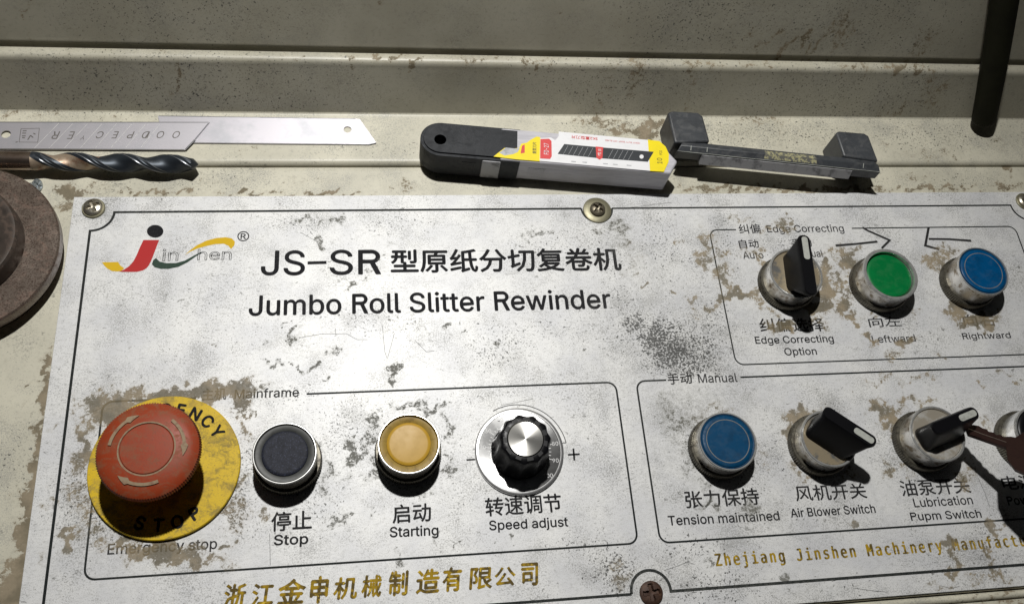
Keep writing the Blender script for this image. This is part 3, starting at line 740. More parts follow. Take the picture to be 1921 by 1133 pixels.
mb = MB(); mb.sheet(lg([(797, 505), (835, 545), (910, 563), (1020, 562), (1120, 535), (1220, 480), (1300, 440), (1330, 430), (1240, 492), (1150, 555), (1050, 605), (940, 628), (850, 628), (780, 610), (750, 575), (765, 530)]), 0.05); on_plate(mb, 'logo_stroke', M['ink_green'], 'dark green swoosh of the logo')
for s, x0, x1, yb, yt in (('in', 865, 1045, 540, 405), ('hen', 1260, 1645, 530, 405)):
    mb = MB(); fit_text(mb, s, 160 + x0 / 6.003, 160 + x1 / 6.003, 400 + yb / 6.003, 400 + (yb - 3) / 6.003, 400 + yt / 6.003, F_SANS, 0, box=True, outline=0.010, z=0.06)
    on_plate(mb, 'lettering', M['ink'], 'outlined logo letters')
mb = MB(); fit_text(mb, '®', 160 + 1710 / 6.003, 160 + 1845 / 6.003, 453.2, 452.8, 434.2, None, .006); on_plate(mb, 'lettering', M['ink'])

# scribed arc round the speed dial
dx, dy = P(974, 847)
stroke('scribed_arc', arc(dx, dy, 21.8, 118, 8, 24) + [(dx + 19.9, dy + 3.0)], 0.35, 'ink_worn')

# hairline scratches
for pts in (((563, 436), (603, 458)), ((560, 634), (600, 627), (650, 626), (670, 637), (690, 637)), ((717, 610), (722, 660), (726, 672)), ((740, 625), (727, 672)), ((629, 616), (630, 627)), ((1246, 1070), (1290, 1054), (1303, 1058)),
            ((1832, 890), (1848, 925), (1856, 950)), ((1885, 860), (1896, 875)), ((1600, 1102), (1640, 1108), (1665, 1110)), ((1764, 1098), (1785, 1103), (1800, 1099)), ((155, 782), (195, 762)), ((780, 640), (800, 660), (815, 658)), ((506, 1000), (507, 1060)), ((1560, 1090), (1590, 1082)), ((940, 760), (1000, 748)), ((1180, 330 + 60), (1260, 380))):
    stroke('scratch', [P(*p) for p in pts], 0.16, 'ink_worn', 0.03)

# the plate itself: a wear-mapped top sheet over a thin metal body
x0, x1, y0, y1 = X(102, 640), br + 9, Y(1661, 1118.8), Y(600, 367.3)
nx, ny = int((x1 - x0) / 0.8), int((y1 - y0) / 0.8)
gx, gy = np.meshgrid(np.linspace(x0 + .15, x1 - .15, nx + 1), np.linspace(y0 + .15, y1 - .15, ny + 1))
mb = MB()
vv = np.stack([gx.ravel(), gy.ravel(), np.zeros(gx.size)], 1)
idx = np.arange(gx.size).reshape(gx.shape)
ff = np.stack([idx[:-1, :-1].ravel(), idx[:-1, 1:].ravel(), idx[1:, 1:].ravel(), idx[1:, :-1].ravel()], 1)
mb.v = [tuple(p) for p in vv.tolist()]; mb.f = [tuple(f) for f in ff.tolist()]
mb.add([(x0, y0, -.15), (x1, y0, -.15), (x1, y1, -.15), (x0, y1, -.15), (x0, y0, -1.2), (x1, y0, -1.2), (x1, y1, -1.2), (x0, y1, -1.2),
        (x0 + .15, y0 + .15, 0), (x1 - .15, y0 + .15, 0), (x1 - .15, y1 - .15, 0), (x0 + .15, y1 - .15, 0)],
       [(0, 1, 9, 8), (1, 2, 10, 9), (2, 3, 11, 10), (3, 0, 8, 11), (4, 5, 1, 0), (5, 6, 2, 1), (6, 7, 3, 2), (7, 4, 0, 3)])
o = mb.build('plate_sheet', M['plate'], plate, smooth=0, origin=(PX, PY, 0)); add_wear(o, PX, PY)

# ------------------------------------------------------------------ the machine housing
def sweep(name, prof, mat, maps=None, xa=-330, xb=520, step=2.0):
    """profile (y, z) swept along x; long profile pieces are subdivided"""
    q = []
    for a, b in zip(prof[:-1], prof[1:]):
        n = max(1, int(math.hypot(b[0] - a[0], b[1] - a[1]) / step))
        q += [(a[0] + (b[0] - a[0]) * k / n, a[1] + (b[1] - a[1]) * k / n) for k in range(n)]
    q.append(prof[-1])
    n = int((xb - xa) / step); m = len(q)
    xs = np.linspace(xa, xb, n + 1)
    mb = MB()
    mb.v = [(float(x), y, z) for x in xs for y, z in q]
    mb.f = [(i * m + j, (i + 1) * m + j, (i + 1) * m + j + 1, i * m + j + 1) for i in range(n) for j in range(m - 1)]
    o = mb.build(name, mat, None, smooth=50)
    tag(o, kind='structure')
    add_wear(o, 0, 0, maps)
    return o
yg = Y(600, 310.5)                       # the joint between panel and shelf
yf = P(600, 212, 1)[1]                   # foot of the riser
def rnd(cy, cz, r, a0, a1, n=6): return [(cy + r * math.cos(math.radians(a0 + (a1 - a0) * i / n)), cz + r * math.sin(math.radians(a0 + (a1 - a0) * i / n))) for i in range(n + 1)]
yb_ = y0 - 0.9                           # joint below the plate
sweep('console_panel', [(yb_ + 0.2, -8), (yb_ + 0.2, -2.0)] + [(yb_ + .5, -1.2), (yg - 0.8, -1.2)] + rnd(yg - 0.8, -1.7, 0.5, 90, 0, 3)[1:] + [(yg - 0.3, -8)], M['cream'],
      {'stain': spots(PANEL_STAIN, -1.2, .85), 'pepper': spots([(1800, 340, 60, 10, 0, .3), (400, 340, 100, 14, 0, .3), (30, 860, 40, 60, 0, .25), (100, 1100, 60, 40, 0, .3)], -1.2), 'smudge': spots([(120, 370, 40, 20, 0, .7), (1300, 350, 100, 12, 0, .4)], -1.2)})
sweep('console_shelf', [(yg + 0.3, -8), (yg + 0.3, -1.6)] + rnd(yg + 2.9, -1.6, 2.6, 180, 90, 8)[1:] + [(yf - 1.5, 1.0)] + rnd(yf - 1.5, 2.5, 1.5, -90, -30, 4)[1:], M['cream'],
      {'stain': spots(SHELF_STAIN, 1, .85), 'pepper': spots([(1450, 250, 160, 20, 0, .35), (1750, 255, 120, 24, 0, .35), (250, 216, 160, 8, 0, .3), (700, 280, 100, 16, 0, .2), (1150, 240, 80, 14, 0, .4)], 1), 'smudge': spots([(1180, 240, 60, 12, 0, .6), (1870, 260, 30, 16, 0, .4)], 1)})
RH = 29.0
yt_ = P(600, 119, RH)[1]                 # top of the riser
fy, fz = yf - 1.5 + 1.5 * math.cos(math.radians(-30)), 2.5 + 1.5 * math.sin(math.radians(-30))
ye = P(600, 97, RH + 1.5)[1]
RISER = [(1050, 135, 30, 10, 0, .4), (1130, 190, 20, 30, 0, .45), (1180, 150, 14, 40, 0, .6), (1160, 215, 30, 5, 0, .7), (1230, 210, 30, 5, 0, .7), (1700, 150, 14, 10, 0, .55), (1730, 180, 50, 8, -25, .6), (1690, 200, 30, 8, 0, .6), (1000, 165, 3, 5, 0, 1),
         (350, 160, 6, 7, 0, .9), (330, 170, 4, 8, 0, .7), (280, 200, 20, 4, 0, .7), (500, 118, 14, 4, 20, .8), (150, 150, 6, 6, 0, .5), (370, 130, 4, 5, 0, .6), (1650, 130, 6, 8, 0, .7), (1370, 210, 30, 6, 0, .6), (1290, 180, 10, 30, 0, .5), (60, 165, 3, 3, 0, .7), (240, 155, 30, 15, 0, .3)]
LIP = [(x, y_, 40, 4, 0, s) for x, y_, s in ((690, 110, .7), (760, 112, .75), (900, 113, .65), (1000, 116, .6), (1180, 120, .7), (1320, 122, .65), (1420, 122, .6), (1600, 126, .65), (1690, 128, .8), (540, 107, .5), (300, 100, .4), (1850, 130, .6))]
sweep('console_riser', [(fy, fz), (yt_, RH - 1.6), (yt_ + .35, RH - .1), (yt_ + 1.4, RH + .9), (yt_ + 2.6, RH + 1.2), (ye - .4, RH + 1.2), (ye, RH + .8), (ye, 10)], M['cream_shaded'],
      {'stain': spots(RISER, 12, .72) + spots(LIP, RH + .5, .85), 'pepper': spots([(1150, 150, 200, 40, 0, .3), (350, 170, 300, 30, 0, .3), (1600, 180, 200, 30, 0, .3)], 12), 'smudge': spots([(1200, 150, 50, 50, 0, .5), (1700, 150, 60, 40, 0, .4), (1180, 120, 200, 6, 0, .6)], 14)})
yc = P(600, 89.5, RH + 1.5)[1]
sl = (yt_ - fy) / (RH - fz)
COVER = [(1660, 20, 20, 10, 0, .5), (1850, 30, 8, 12, 30, .9), (1560, 85, 30, 8, 0, .6), (1720, 95, 16, 10, 0, .6), (1480, 90, 100, 2.5, 0, .8), (1240, 30, 40, 40, 0, .4), (1250, 10, 6, 20, 0, .8), (1375, 5, 8, 10, -30, 1.0), (640, 98, 16, 3, 0, .9), (800, 99, 60, 2, 0, .8), (20, 88, 30, 3, 0, .8), (700, 50, 4, 4, 0, .9),
         (790, 20, 3, 3, 0, .9), (870, 55, 3, 3, 0, .8), (1045, 70, 3, 3, 0, .8), (335, 45, 6, 4, 0, .7), (345, 55, 5, 4, 0, .7), (130, 25, 14, 8, 0, .4), (70, 50, 3, 24, -40, .65), (1290, 55, 30, 12, 0, .5), (1470, 50, 12, 8, 0, .5), (700, 45, 40, 14, 0, .35)]
sweep('console_cover', [(yc + 1.2, 6), (yc + 1.2, RH - 1.5), (yc + .3, RH + .2), (yc, RH + 1.5), (yc + .5, RH + 2.8), (yc + .5 + 150 * sl, RH + 152.8)], M['cream_shaded'],
      {'stain': spots(COVER, 34, .72), 'pepper': spots([(1300, 50, 140, 40, 0, .35), (350, 50, 200, 30, 0, .25), (1600, 80, 150, 20, 0, .3)], 34), 'smudge': spots([(1250, 40, 60, 60, 0, .5), (1500, 60, 100, 40, 0, .3)], 34)})
sweep('console_interior', [(-60, -7.9), (yg + 40, -7.9), (yg + 60, 5), (yc + 20, 9)], M['void'], {'stain': []}, step=40)
sweep('console_apron', [(-80, -3.0), (y0 - 5.2, -3.0), (y0 - 5.0, -3.4), (y0 - 5.0, -7)], M['cream'], {'stain': spots([(1880, 1128, 60, 8, 0, .5)], -3)})
sweep('console_trim', [(y0 - 4.6, -7), (y0 - 4.6, -3.2)] + rnd(y0 - 2.9, -3.2, 1.7, 180, 0, 10)[1:] + [(y0 - 1.2, -7)], M['cream'], {'stain': spots([(1880, 1112, 60, 4, 0, .5)], -2)})

# ------------------------------------------------------------------ fasteners
def cross_screw(name, label, x, y, z, r, h, mat, slot_turn, washer=None, tilt=None, group=None, cat='screw'):
    t = thing(name, label, cat, x, y, z, 0, group)
    zb = 0
    if washer:
        wr, wh, wm = washer
        mb = MB(); mb.lathe([(wr, 0), (wr, wh * .7), (wr - .3, wh), (r * 0.95, wh), (r * .9, wh * .6)], 48); mb.build('washer', wm, t, fix=True)
        zb = wh
    # dished head with a pressed cross recess
    bm = bmesh.new()
    n, rings = 48, 9
    vs = []
    for k in range(rings + 1):
        rr = r * (1 - k / rings)
        for i in range(n):
            a = 2 * math.pi * i / n
            zz = zb + h * (0.35 + 0.65 * math.sqrt(max(0, 1 - (rr / r) ** 2 * 0.96)))
            ca, sa = rr * math.cos(a - slot_turn), rr * math.sin(a - slot_turn)
            wv = 0.17 * r
            d = 0
            if (abs(ca) < wv or abs(sa) < wv) and rr < 0.72 * r: d = h * 0.9 * (1 - 0.5 * rr / r)
            vs.append((rr * math.cos(a), rr * math.sin(a), zz - d))
    mb = MB()
    vs = [(r, 0 * a, zb) for a in ()] + vs
    base = [(r * math.cos(2 * math.pi * i / n), r * math.sin(2 * math.pi * i / n), zb - 0.1) for i in range(n)]
    allv = base + vs
    fs = [(k * n + i, k * n + (i + 1) % n, (k + 1) * n + (i + 1) % n, (k + 1) * n + i) for k in range(rings + 1) for i in range(n)]
    mb.add(allv, fs)
    mb.build('screw_head', mat, t, smooth=35, fix=True)
    return t
cross_screw('screw', 'shiny cross head screw in the upper left corner of the plate', *P(176, 392), 0.05, 4.3, 2.0, M['screw'], 0.5, (5.2, .9, M['washer']))
cross_screw('screw', 'dull screw on a wide olive washer at the middle of the top edge', *P(1120, 395.5), 0.05, 3.9, 2.4, M['screw_dark'], 0.9, (7.3, .8, M['washer']))
cross_screw('screw', 'dark screw in the upper right corner, cut by the photo edge', *P(1922, 379), 0.05, 4.3, 2.0, M['screw'], 0.2, (5.2, .9, M['washer']))
cross_screw('screw', 'rusty brown screw inside the black arc at the bottom edge', *P(1221, 1112), 0.05, 5.0, 1.9, M['rust'], 0.1)

# ------------------------------------------------------------------ push buttons and selectors
def knurl(t, r=14.6, h=4.2, n=168, mat=None, z0=0.1):
    mb = MB(); mb.lathe([(r - .5, z0), (r, z0 + .4), (r, h - .5), (r - .6, h), (11, h)], n, teeth={1: .42, 2: .42}); return mb.build('knurled_ring', mat or M['ring'], t, smooth=25)

def push_button(label, px, py, h, r, cap, rim, groove, capm, rimm, depth=1.2, dome=0.0, gr=None, barrel='barrel', rimw=1.3):
    cx, cy = P(px, py, h)
    t = thing('push_button', label, 'push button', cx, cy, 0)
    knurl(t, max(14.4, r + 1.0))
    mb = MB(); mb.lathe([(r - .9, 3.5), (r - .5, 4.4), (r - .25, h - 2.2), (r - .1, h - 1.4)], 96); mb.build('barrel', M[barrel], t)
    mb = MB(); mb.lathe([(r - .15, h - 1.5), (r, h - .9), (r, h - .35), (r - .4, h), (r - rimw + .2, h), (r - rimw, h - .3), (r - rimw, h - 3.2)], 96)
    mb.build('bezel', M['chrome'], t, fix=False)
    ri = r - rimw - 0.12
    mb = MB(); mb.lathe([(ri, h - 4), (ri, h - depth - .3), (ri - .3, h - depth), (cap + .5, h - depth), (cap + .2, h - depth - .25), (cap, h - depth - .3)], 96)
    mb.build('cap_rim', rimm, t)
    mb = MB()
    prof = [(cap - .05, h - depth - .6), (cap - .05, h - depth + .15), (cap - .35, h - depth + .4)]
    for k in range(1, 9): prof.append(((cap - .35) * (1 - k / 8.0) + (0.01 if k == 8 else 0), h - depth + .4 + dome * 0.4 * (1 - (1 - k / 8.0) ** 2)))
    mb.lathe(prof, 96); c = mb.build('cap', capm, t)
    if gr:
        mb = MB(); mb.lathe([(gr + .18, h - depth - .1), (gr + .18, h - depth + .46), (gr - .18, h - depth + .46), (gr - .18, h - depth - .1)], 96); mb.build('groove_ring', M['grey_groove'], t)
    return t
push_button('black grained push button above the word Stop', 534, 849, 15, 13.1, 9.5, None, None, M['black_soft'], M['rim_grey'], 0.9, 0.0, None, 'ring', 0.8)
push_button('amber push button above the word Starting', 767, 831, 15, 13.2, 9.3, None, None, M['amber'], M['amber_dark'], 1.4, 0.5, None, 'ring', 0.8)
push_button('bright green push button above the word Leftward', 1671, 514, 14, 14.3, 11.6, None, None, M['green'], M['green_dark'], 1.8, 0.2, None, 'barrel', 1.9)
push_button('tall blue push button at the right above the word Rightward', 1845, 508, 16, 13.5, 12.0, None, None, M['blue'], M['blue_dark'], 0.35, 0.1, 9.9, 'barrel', 0.85)
push_button('dull blue push button above the words Tension maintained', 1365.5, 827, 13, 13.5, 11.8, None, None, M['blue_dull'], M['blue_dark'], 0.3, 0.1, 9.8, 'barrel', 1.0)

def selector(label, px, py, h, r, tail, tip, disc, hh=12.5, tint='barrel'):
    cx, cy = P(px, py, h)
    t = thing('selector_switch', label, 'selector switch', cx, cy, 0)
    knurl(t, max(14.6, r + 1))
    mb = MB(); mb.lathe([(r - .9, 3.5), (r - .5, 4.4), (r - .25, h - 2.2), (r - .1, h - 1.4)], 96); mb.build('barrel', M[tint], t)
    mb = MB(); mb.lathe([(r - .15, h - 1.5), (r, h - .9), (r, h - .35), (r - .4, h), (r - 1.0, h), (r - 1.2, h - .3), (r - 1.2, h - 3.2)], 96); mb.build('bezel', M['chrome'], t)
    mb = MB(); mb.lathe([(r - 1.35, h - 4), (r - 1.35, h - 1.1), (r - 1.7, h - .8), (0.01, h - .8)], 96); mb.build('disc', M[disc], t)
    a = np.array(P(*tail, h + hh)); b = np.array(P(*tip, h + hh))
    ang = math.atan2(b[1] - a[1], b[0] - a[0]); L = np.linalg.norm(b - a)
    off = ((a + b) / 2 - np.array([cx, cy]))
    ca, sa = math.cos(ang), math.sin(ang)
    u0 = (a[0] - cx) * ca + (a[1] - cy) * sa; u1 = (b[0] - cx) * ca + (b[1] - cy) * sa
    v0 = -off[0] * sa + off[1] * ca
    def st(u, v, z): return (u * ca - v * sa, u * sa + v * ca, z)
    # outline of a fin at three heights
    def ring(ua, ub, wd, z, rr, vo):
        o = []
        for (cu, cv, q0) in ((ub - rr, wd - rr, 0), (ua + rr, wd - rr, 90), (ua + rr, -wd + rr, 180), (ub - rr, -wd + rr, 270)):
            for k in range(5):
                q = math.radians(q0 + 90 * k / 4)
                o.append(st(cu + rr * math.cos(q), cv + rr * math.sin(q) + vo, z))
        return o
    zb, zt = h - .8, h + hh
    rings = [ring(-10.6, 10.6, 5.6, zb, 3.0, 0), ring(-10.8, 10.9, 5.2, zb + 2.0, 3.0, 0), ring(u0 + .6, u1 - 1.2, 3.6, zt - 2.5, 2.4, v0 * .9), ring(u0, u1, 3.1, zt - .7, 2.6, v0), ring(u0 + .5, u1 - .5, 2.6, zt, 2.2, v0)]
    mb = MB(); n = 20
    vs = [p for r_ in rings for p in r_]
    fs = [(k * n + i, k * n + (i + 1) % n, (k + 1) * n + (i + 1) % n, (k + 1) * n + i) for k in range(4) for i in range(n)] + [tuple(4 * n + i for i in range(n))]
    mb.add(vs, fs); hd = mb.build('handle', M['black'], t, smooth=45, bevel=0.0)
    mb = MB(); mb.poly([(p[0], p[1]) for p in ring(u1 - 0.42 * L, u1 - 1.3, 1.5, 0, 1.3, v0)], zt - .1, zt + .12); s = mb.build('pointer_strip', M['strip'], hd)
    return t
selector('selector switch with upright black lever beside the word Auto', 1494, 512, 14, 13.6, (1524, 553), (1508, 440), 'disc')
selector('selector switch with black lever turned down right, above Air Blower Switch', 1556, 822, 13, 13.3, (1546, 768), (1644, 832), 'disc')
selector('selector switch with black lever turned up right, above Lubrication', 1760, 813, 15, 13.3, (1751, 806), (1835, 771), 'disc_clean')

# key switch, half outside the photo
kx, ky = P(1955, 812, 15)
t = thing('key_switch', 'key switch with bright barrel cut by the right photo edge', 'key switch', kx, ky, 0)
knurl(t, 14.6)
mb = MB(); mb.lathe([(12.4, 3.5), (12.9, 4.4), (13.1, 13), (13.2, 14)], 96); mb.build('barrel', M['dial_bright'], t)
mb = MB(); mb.lathe([(13.15, 13.9), (13.3, 14.4), (13.0, 15), (12.2, 15), (12.0, 14.6), (12, 12)], 96); mb.build('bezel', M['chrome'], t)
mb = MB(); mb.lathe([(11.9, 11), (11.9, 15.3), (11.2, 15.8), (9.5, 15.8), (9.2, 15.2), (0.01, 15.2)], 96); mb.build('lock_core', M['black'], t)
# key: blade with bitting, shoulder and bow
def key():
    ax, ay = P(1811, 803, 16); bx, by = P(1925, 838, 34)
    t = thing('key', 'dark brown metal key lying over the key switch, teeth upward', 'key', ax, ay, 16)
    ex = Vector((bx - ax, by - ay, 34 - 16)); L = ex.length; ex.normalize()
    up = Vector((0, 0, 1)); ey = up.cross(ex).normalized(); ez = ex.cross(ey)
    out = [(0, -.4), (2.2, 2.4), (5, 2.9), (7, 2.2), (8.5, 2.4), (10, 1.4), (12, 1.7), (13.5, .9), (15, 1.6), (17, 1.2), (19, 2.3), (21, 2.6), (22.5, 6.5), (25, 8.5), (31, 10.5), (40, 10), (46, 5), (48, -3), (45, -11), (37, -15), (28, -14), (23.5, -10.5), (21.5, -7), (20, -4.2), (2.5, -3.4)]
    mb = MB(); n = len(out)
    vs = []
    for hz in (-1.0, 1.0):
        for u, v in out:
            p = ex * u + ey * v + ez * hz; vs.append(tuple(p))
    tri = tessellate_polygon([[Vector((a, b, 0)) for a, b in out]])
    fs = [(i, (i + 1) % n, n + (i + 1) % n, n + i) for i in range(n)] + [tuple(n + k for k in t_) for t_ in tri] + [tuple(reversed(t_)) for t_ in tri]
    mb.add(vs, fs); mb.build('key_body', M['key'], t, fix=True, bevel=0.15)
    mb = MB()
    pts = [ex * u + ey * v + ez * 1.06 for u, v in ((0.8, -.2), (8, -.9), (19, -1.4), (19, -1.65), (8, -1.2), (0.8, -.5))]
    mb.add([tuple(p) for p in pts], [(0, 5, 4, 1), (1, 4, 3, 2)]); mb.build('key_groove', M['key_edge'], t, smooth=0)
key()

# ------------------------------------------------------------------ emergency stop
ex_, ey_ = P(309, 873.5, 2)
t = thing('emergency_stop_button', 'red mushroom emergency stop button on a round yellow plate', 'emergency stop', ex_, ey_, 0)
mb = MB(); mb.lathe([(30.2, 0.1), (30.5, .3), (30.5, 1.7), (30.2, 2.0), (29.5, 2.0), (0.01, 2.0)], 128); lp = mb.build('legend_plate', M['yellow'], t)
def arc_text(word, r, mid, spread, size, inward, name):
    mb = MB()
    for i, ch in enumerate(word):
        a = math.radians(mid + (spread * (i / (len(word) - 1) - .5)) * (-1 if not inward else 1))
        vs, fs = text_geo(ch, F_SANS, 0.0)
        vs = vs - np.array([(vs[:, 0].max() + vs[:, 0].min()) / 2, cap_height(F_SANS) / 2, 0])
        vs = vs * size / cap_height(F_SANS)
        rot_ = a - math.pi / 2 if not inward else a + math.pi / 2
        c, s = math.cos(rot_), math.sin(rot_)
        for k, (sx, sy) in enumerate(((0, 0), (.28, 0), (-.28, 0), (0, .28), (0, -.28))):
            mb.add([(r * math.cos(a) + (p[0] + sx) * c - (p[1] + sy) * s, r * math.sin(a) + (p[0] + sx) * s + (p[1] + sy) * c, 2.06 + k * .01 + p[2]) for p in vs], fs)
    mb.build(name, M['ink'], lp, smooth=0)
arc_text('EMERGENCY', 24.6, 93, 118, 5.0, False, 'lettering')
arc_text('STOP', 24.4, 277, 52, 5.0, True, 'lettering')
mb = MB(); mb.lathe([(12.5, 1.9), (12.5, 4), (11, 4.5), (11, 8), (9.5, 8.5), (9.5, 20)], 64); mb.build('stem', M['black'], t)
capx, capy = P(278.5, 845, 24.5)
capo = (capx - ex_, capy - ey_)
mb = MB(); R0 = 20.0
mb.lathe([(10, 17.5), (15, 17.8), (18.8, 20.2), (R0 - .3, 21.6), (R0, 22.2), (R0, 24.0), (R0 - .5, 25.0), (R0 - 1.6, 25.8), (16, 26.9), (12.2, 27.5), (10.9, 27.65), (10.6, 27.2), (10.2, 27.2), (9.9, 27.7), (5, 27.9), (0.01, 27.95)], 240, *capo, teeth={3: .5, 4: .8, 5: .8, 6: .35})
capob = mb.build('mushroom_cap', M['red'], t, smooth=30)
def dz(r): return float(np.interp(r, [9.9, 12.2, 16, 18.4], [27.7, 27.5, 26.9, 25.8]))
mb = MB(); mb.lathe([(10.95, 27.3), (10.95, 27.69), (10.4, 27.71), (10.4, 27.3)], 96, *capo); mb.build('groove_ring', M['dusty'], capob)
for a0 in (172, 52, -68):       # three turning arrows
    mb = MB()
    a1 = a0 - 66
    N = 16
    vs = []; fs = []
    for k in range(N + 1):
        f = k / N; a = math.radians(a0 + (a1 - a0) * f)
        wd = 0.62 if f < 0.72 else 1.5 * (1 - (f - .72) / .28) + 0.05
        for rr in (14.1 - wd, 14.1 + wd):
            vs.append((capo[0] + rr * math.cos(a), capo[1] + rr * math.sin(a), dz(rr) + 0.14))
    for k in range(N): fs.append((2 * k, 2 * k + 2, 2 * k + 3, 2 * k + 1)[::-1])
    mb.add(vs, fs); ar_ = mb.build('arrow', M['dusty'], capob, smooth=0)
    sol = ar_.modifiers.new('thick', 'SOLIDIFY'); sol.thickness = 0.0004; sol.offset = -1

# ------------------------------------------------------------------ speed dial and knob
t = thing('speed_knob', 'black fluted speed knob with spun metal cap on a round numbered dial', 'knob', dx, dy, 0)
mb = MB(); mb.lathe([(19.7, .1), (19.9, .4), (19.8, 1.3), (19.3, 1.6), (18.4, 1.6), (18.2, 1.3)], 128); dp = mb.build('dial_rim', M['dial_bright'], t)
mb = MB(); mb.lathe([(18.3, .1), (18.3, 1.2), (0.01, 1.2)], 128); df = mb.build('dial_face', M['dial'], t)
mb = MB()
for k in range(0, 41):
    if k > 40: break
    a = math.radians(225 - 270 * k / 40 - 0)
    r1 = 15.0 if k % 4 == 0 else 14.2
    p, q = (13.2 * math.cos(a), 13.2 * math.sin(a)), (r1 * math.cos(a), r1 * math.sin(a))
    mb.ribbon([p, q], 0.28, 1.25)
mb.build('dial_ticks', M['white'], df, smooth=0)
mb = MB()
for k, s in enumerate(('0', '10', '20', '30', '40', '50', '60', '70', '80', '90', '100')):
    a = math.radians(225 - 27 * k)
    vs, fs = text_geo(s, F_SANS, 0.0)
    vs = vs - np.array([(vs[:, 0].max() + vs[:, 0].min()) / 2, cap_height(F_SANS) / 2, 0]); vs = vs * 1.75 / cap_height(F_SANS)
    mb.add([(16.5 * math.cos(a) + p[0], 16.5 * math.sin(a) + p[1], 1.26) for p in vs], fs)
mb.build('lettering', M['white'], df, smooth=0)
kcx, kcy = P(983.5, 823, 20); kc = ((kcx - dx), (kcy - dy))
mb = MB(); n = 160
def flr(r, a, dep): return r - dep * (0.5 - 0.5 * math.cos(11 * a)) ** 0.8
prof = [(12.9, 1.6, .3), (12.9, 3.2, .9), (12.4, 5.0, 1.0), (12.0, 12, 1.0), (11.6, 17.6, 1.0), (10.9, 19.2, .7), (9.6, 19.9, .1), (7.9, 19.9, 0), (7.7, 19.5, 0)]
vs = [(flr(r, 2 * math.pi * i / n, d) * math.cos(2 * math.pi * i / n) , flr(r, 2 * math.pi * i / n, d) * math.sin(2 * math.pi * i / n), z) for r, z, d in prof for i in range(n)]
fs = [(k * n + i, k * n + (i + 1) % n, (k + 1) * n + (i + 1) % n, (k + 1) * n + i) for k in range(len(prof) - 1) for i in range(n)]
mb.add(vs, fs); mb.build('knob', M['black'], t, smooth=35)
mb = MB(); mb.lathe([(7.75, 18.5), (7.75, 20.0), (7.4, 20.25), (0.01, 20.25)], 96); mb.build('knob_cap', M['spun'], t, smooth=20)

# ------------------------------------------------------------------ blades
def blade(label, pts, hole, lay, body_z, letters=None, score=None):
    Q = [P(*p, body_z) for p in pts]
    ox, oy = Q[0]
    t = thing('snap_off_blade', label, 'blade', ox, oy, body_z - .55)
    hx, hy = P(hole[0], hole[1], body_z)
    hr = hole[2]
    # body with a real hole: outline triangulated together with the hole loop
    n = len(Q); ho = [(hx + hr * math.cos(2 * math.pi * i / 20), hy + hr * math.sin(2 * math.pi * i / 20)) for i in range(20)]
    loops = [[Vector((p[0], p[1], 0)) for p in Q], [Vector((p[0], p[1], 0)) for p in ho]]
    tri = tessellate_polygon(loops); A = Q + ho; N = len(A)
    fs = []
    for a, b, c in tri:
        if (A[b][0]-A[a][0])*(A[c][1]-A[a][1]) - (A[b][1]-A[a][1])*(A[c][0]-A[a][0]) < 0: a, c = c, a
        fs += [(a + N, b + N, c + N), (c, b, a)]
    fs += [(i, (i + 1) % n, N + (i + 1) % n, N + i) for i in range(n)]
    fs += [(n + (i + 1) % 20, n + i, N + n + i, N + n + (i + 1) % 20) for i in range(20)]
    mb = MB(); mb.add([(p[0], p[1], body_z - .5) for p in A] + [(p[0], p[1], body_z) for p in A], fs)
    mb.build('blade_body', M['steel'], t, origin=(ox, oy, body_z - .55), smooth=20)
    for sc_ in (score or []):
        mb = MB(); mb.ribbon([P(*sc_[0], body_z), P(*sc_[1], body_z)], 0.3, body_z + .03); mb.build('score_line', M['steel_light'], t, origin=(ox, oy, body_z - .55), smooth=0)
    for ch, x, y, wx, hy_ in (letters or []):
        mb = MB(); fit_text(mb, ch, x - wx / 2, x + wx / 2, y + hy_ / 2, y + hy_ / 2, y - hy_ / 2, F_SANS, 0.0, z=body_z + .035, pz=body_z, box=True, flip=True, shear=0.3)
        mb.build('lettering', M['steel_dark'], t, origin=(ox, oy, body_z - .55), smooth=0)
    # ground bevel along the cutting edge
    for e0, e1, wd in lay:
        mb = MB(); mb.ribbon([P(*e0, body_z), P(*e1, body_z)], wd, body_z + .03); mb.build('ground_edge', M['steel_edge'], t, origin=(ox, oy, body_z - .55), smooth=0)
    return t, (ox, oy)
q = 4.8025
def zb_(a, b): return (a / q, 190 + b / q)
sc1 = [(zb_(530, 200), zb_(310, 425)), (zb_(655, 205), zb_(442, 425)), (zb_(790, 205), zb_(580, 425)), (zb_(920, 205), zb_(725, 422)), (zb_(1050, 205), zb_(860, 422)), (zb_(1185, 210), zb_(1000, 420)), (zb_(1310, 210), zb_(1135, 418)), (zb_(1440, 210), zb_(1270, 418))]
let = [('R', *zb_(498, 308), 15, 14), ('E', *zb_(635, 308), 14, 14), ('Y', *zb_(738, 330), 8, 7), ('C', *zb_(895, 305), 14, 13), ('E', *zb_(1035, 305), 13, 13), ('P', *zb_(1175, 305), 14, 13), ('D', *zb_(1312, 305), 15, 13), ('O', *zb_(1443, 303), 14, 13), ('O', *zb_(1585, 303), 14, 13)]
tb, ob = blade('grey snap-off blade stamped with upside down letters, left of the other blade', [(-60, 229), (393, 229.5), (366, 262), (347, 281.5), (-60, 279.5)], (11, 252, 2.2), [((391, 230), (-60, 229.6), .45), ((-60, 279), (346, 281), .3), ((391, 231), (366, 261), .3), ((366, 262), (348, 280.5), .8)], 2.4, let, sc1)
mb = MB()
bx = [P(*zb_(a, b), 2.4) for a, b in ((190, 250), (355, 246), (340, 372), (172, 370))]
mb.ribbon(bx, 0.25, 2.44, closed=True)
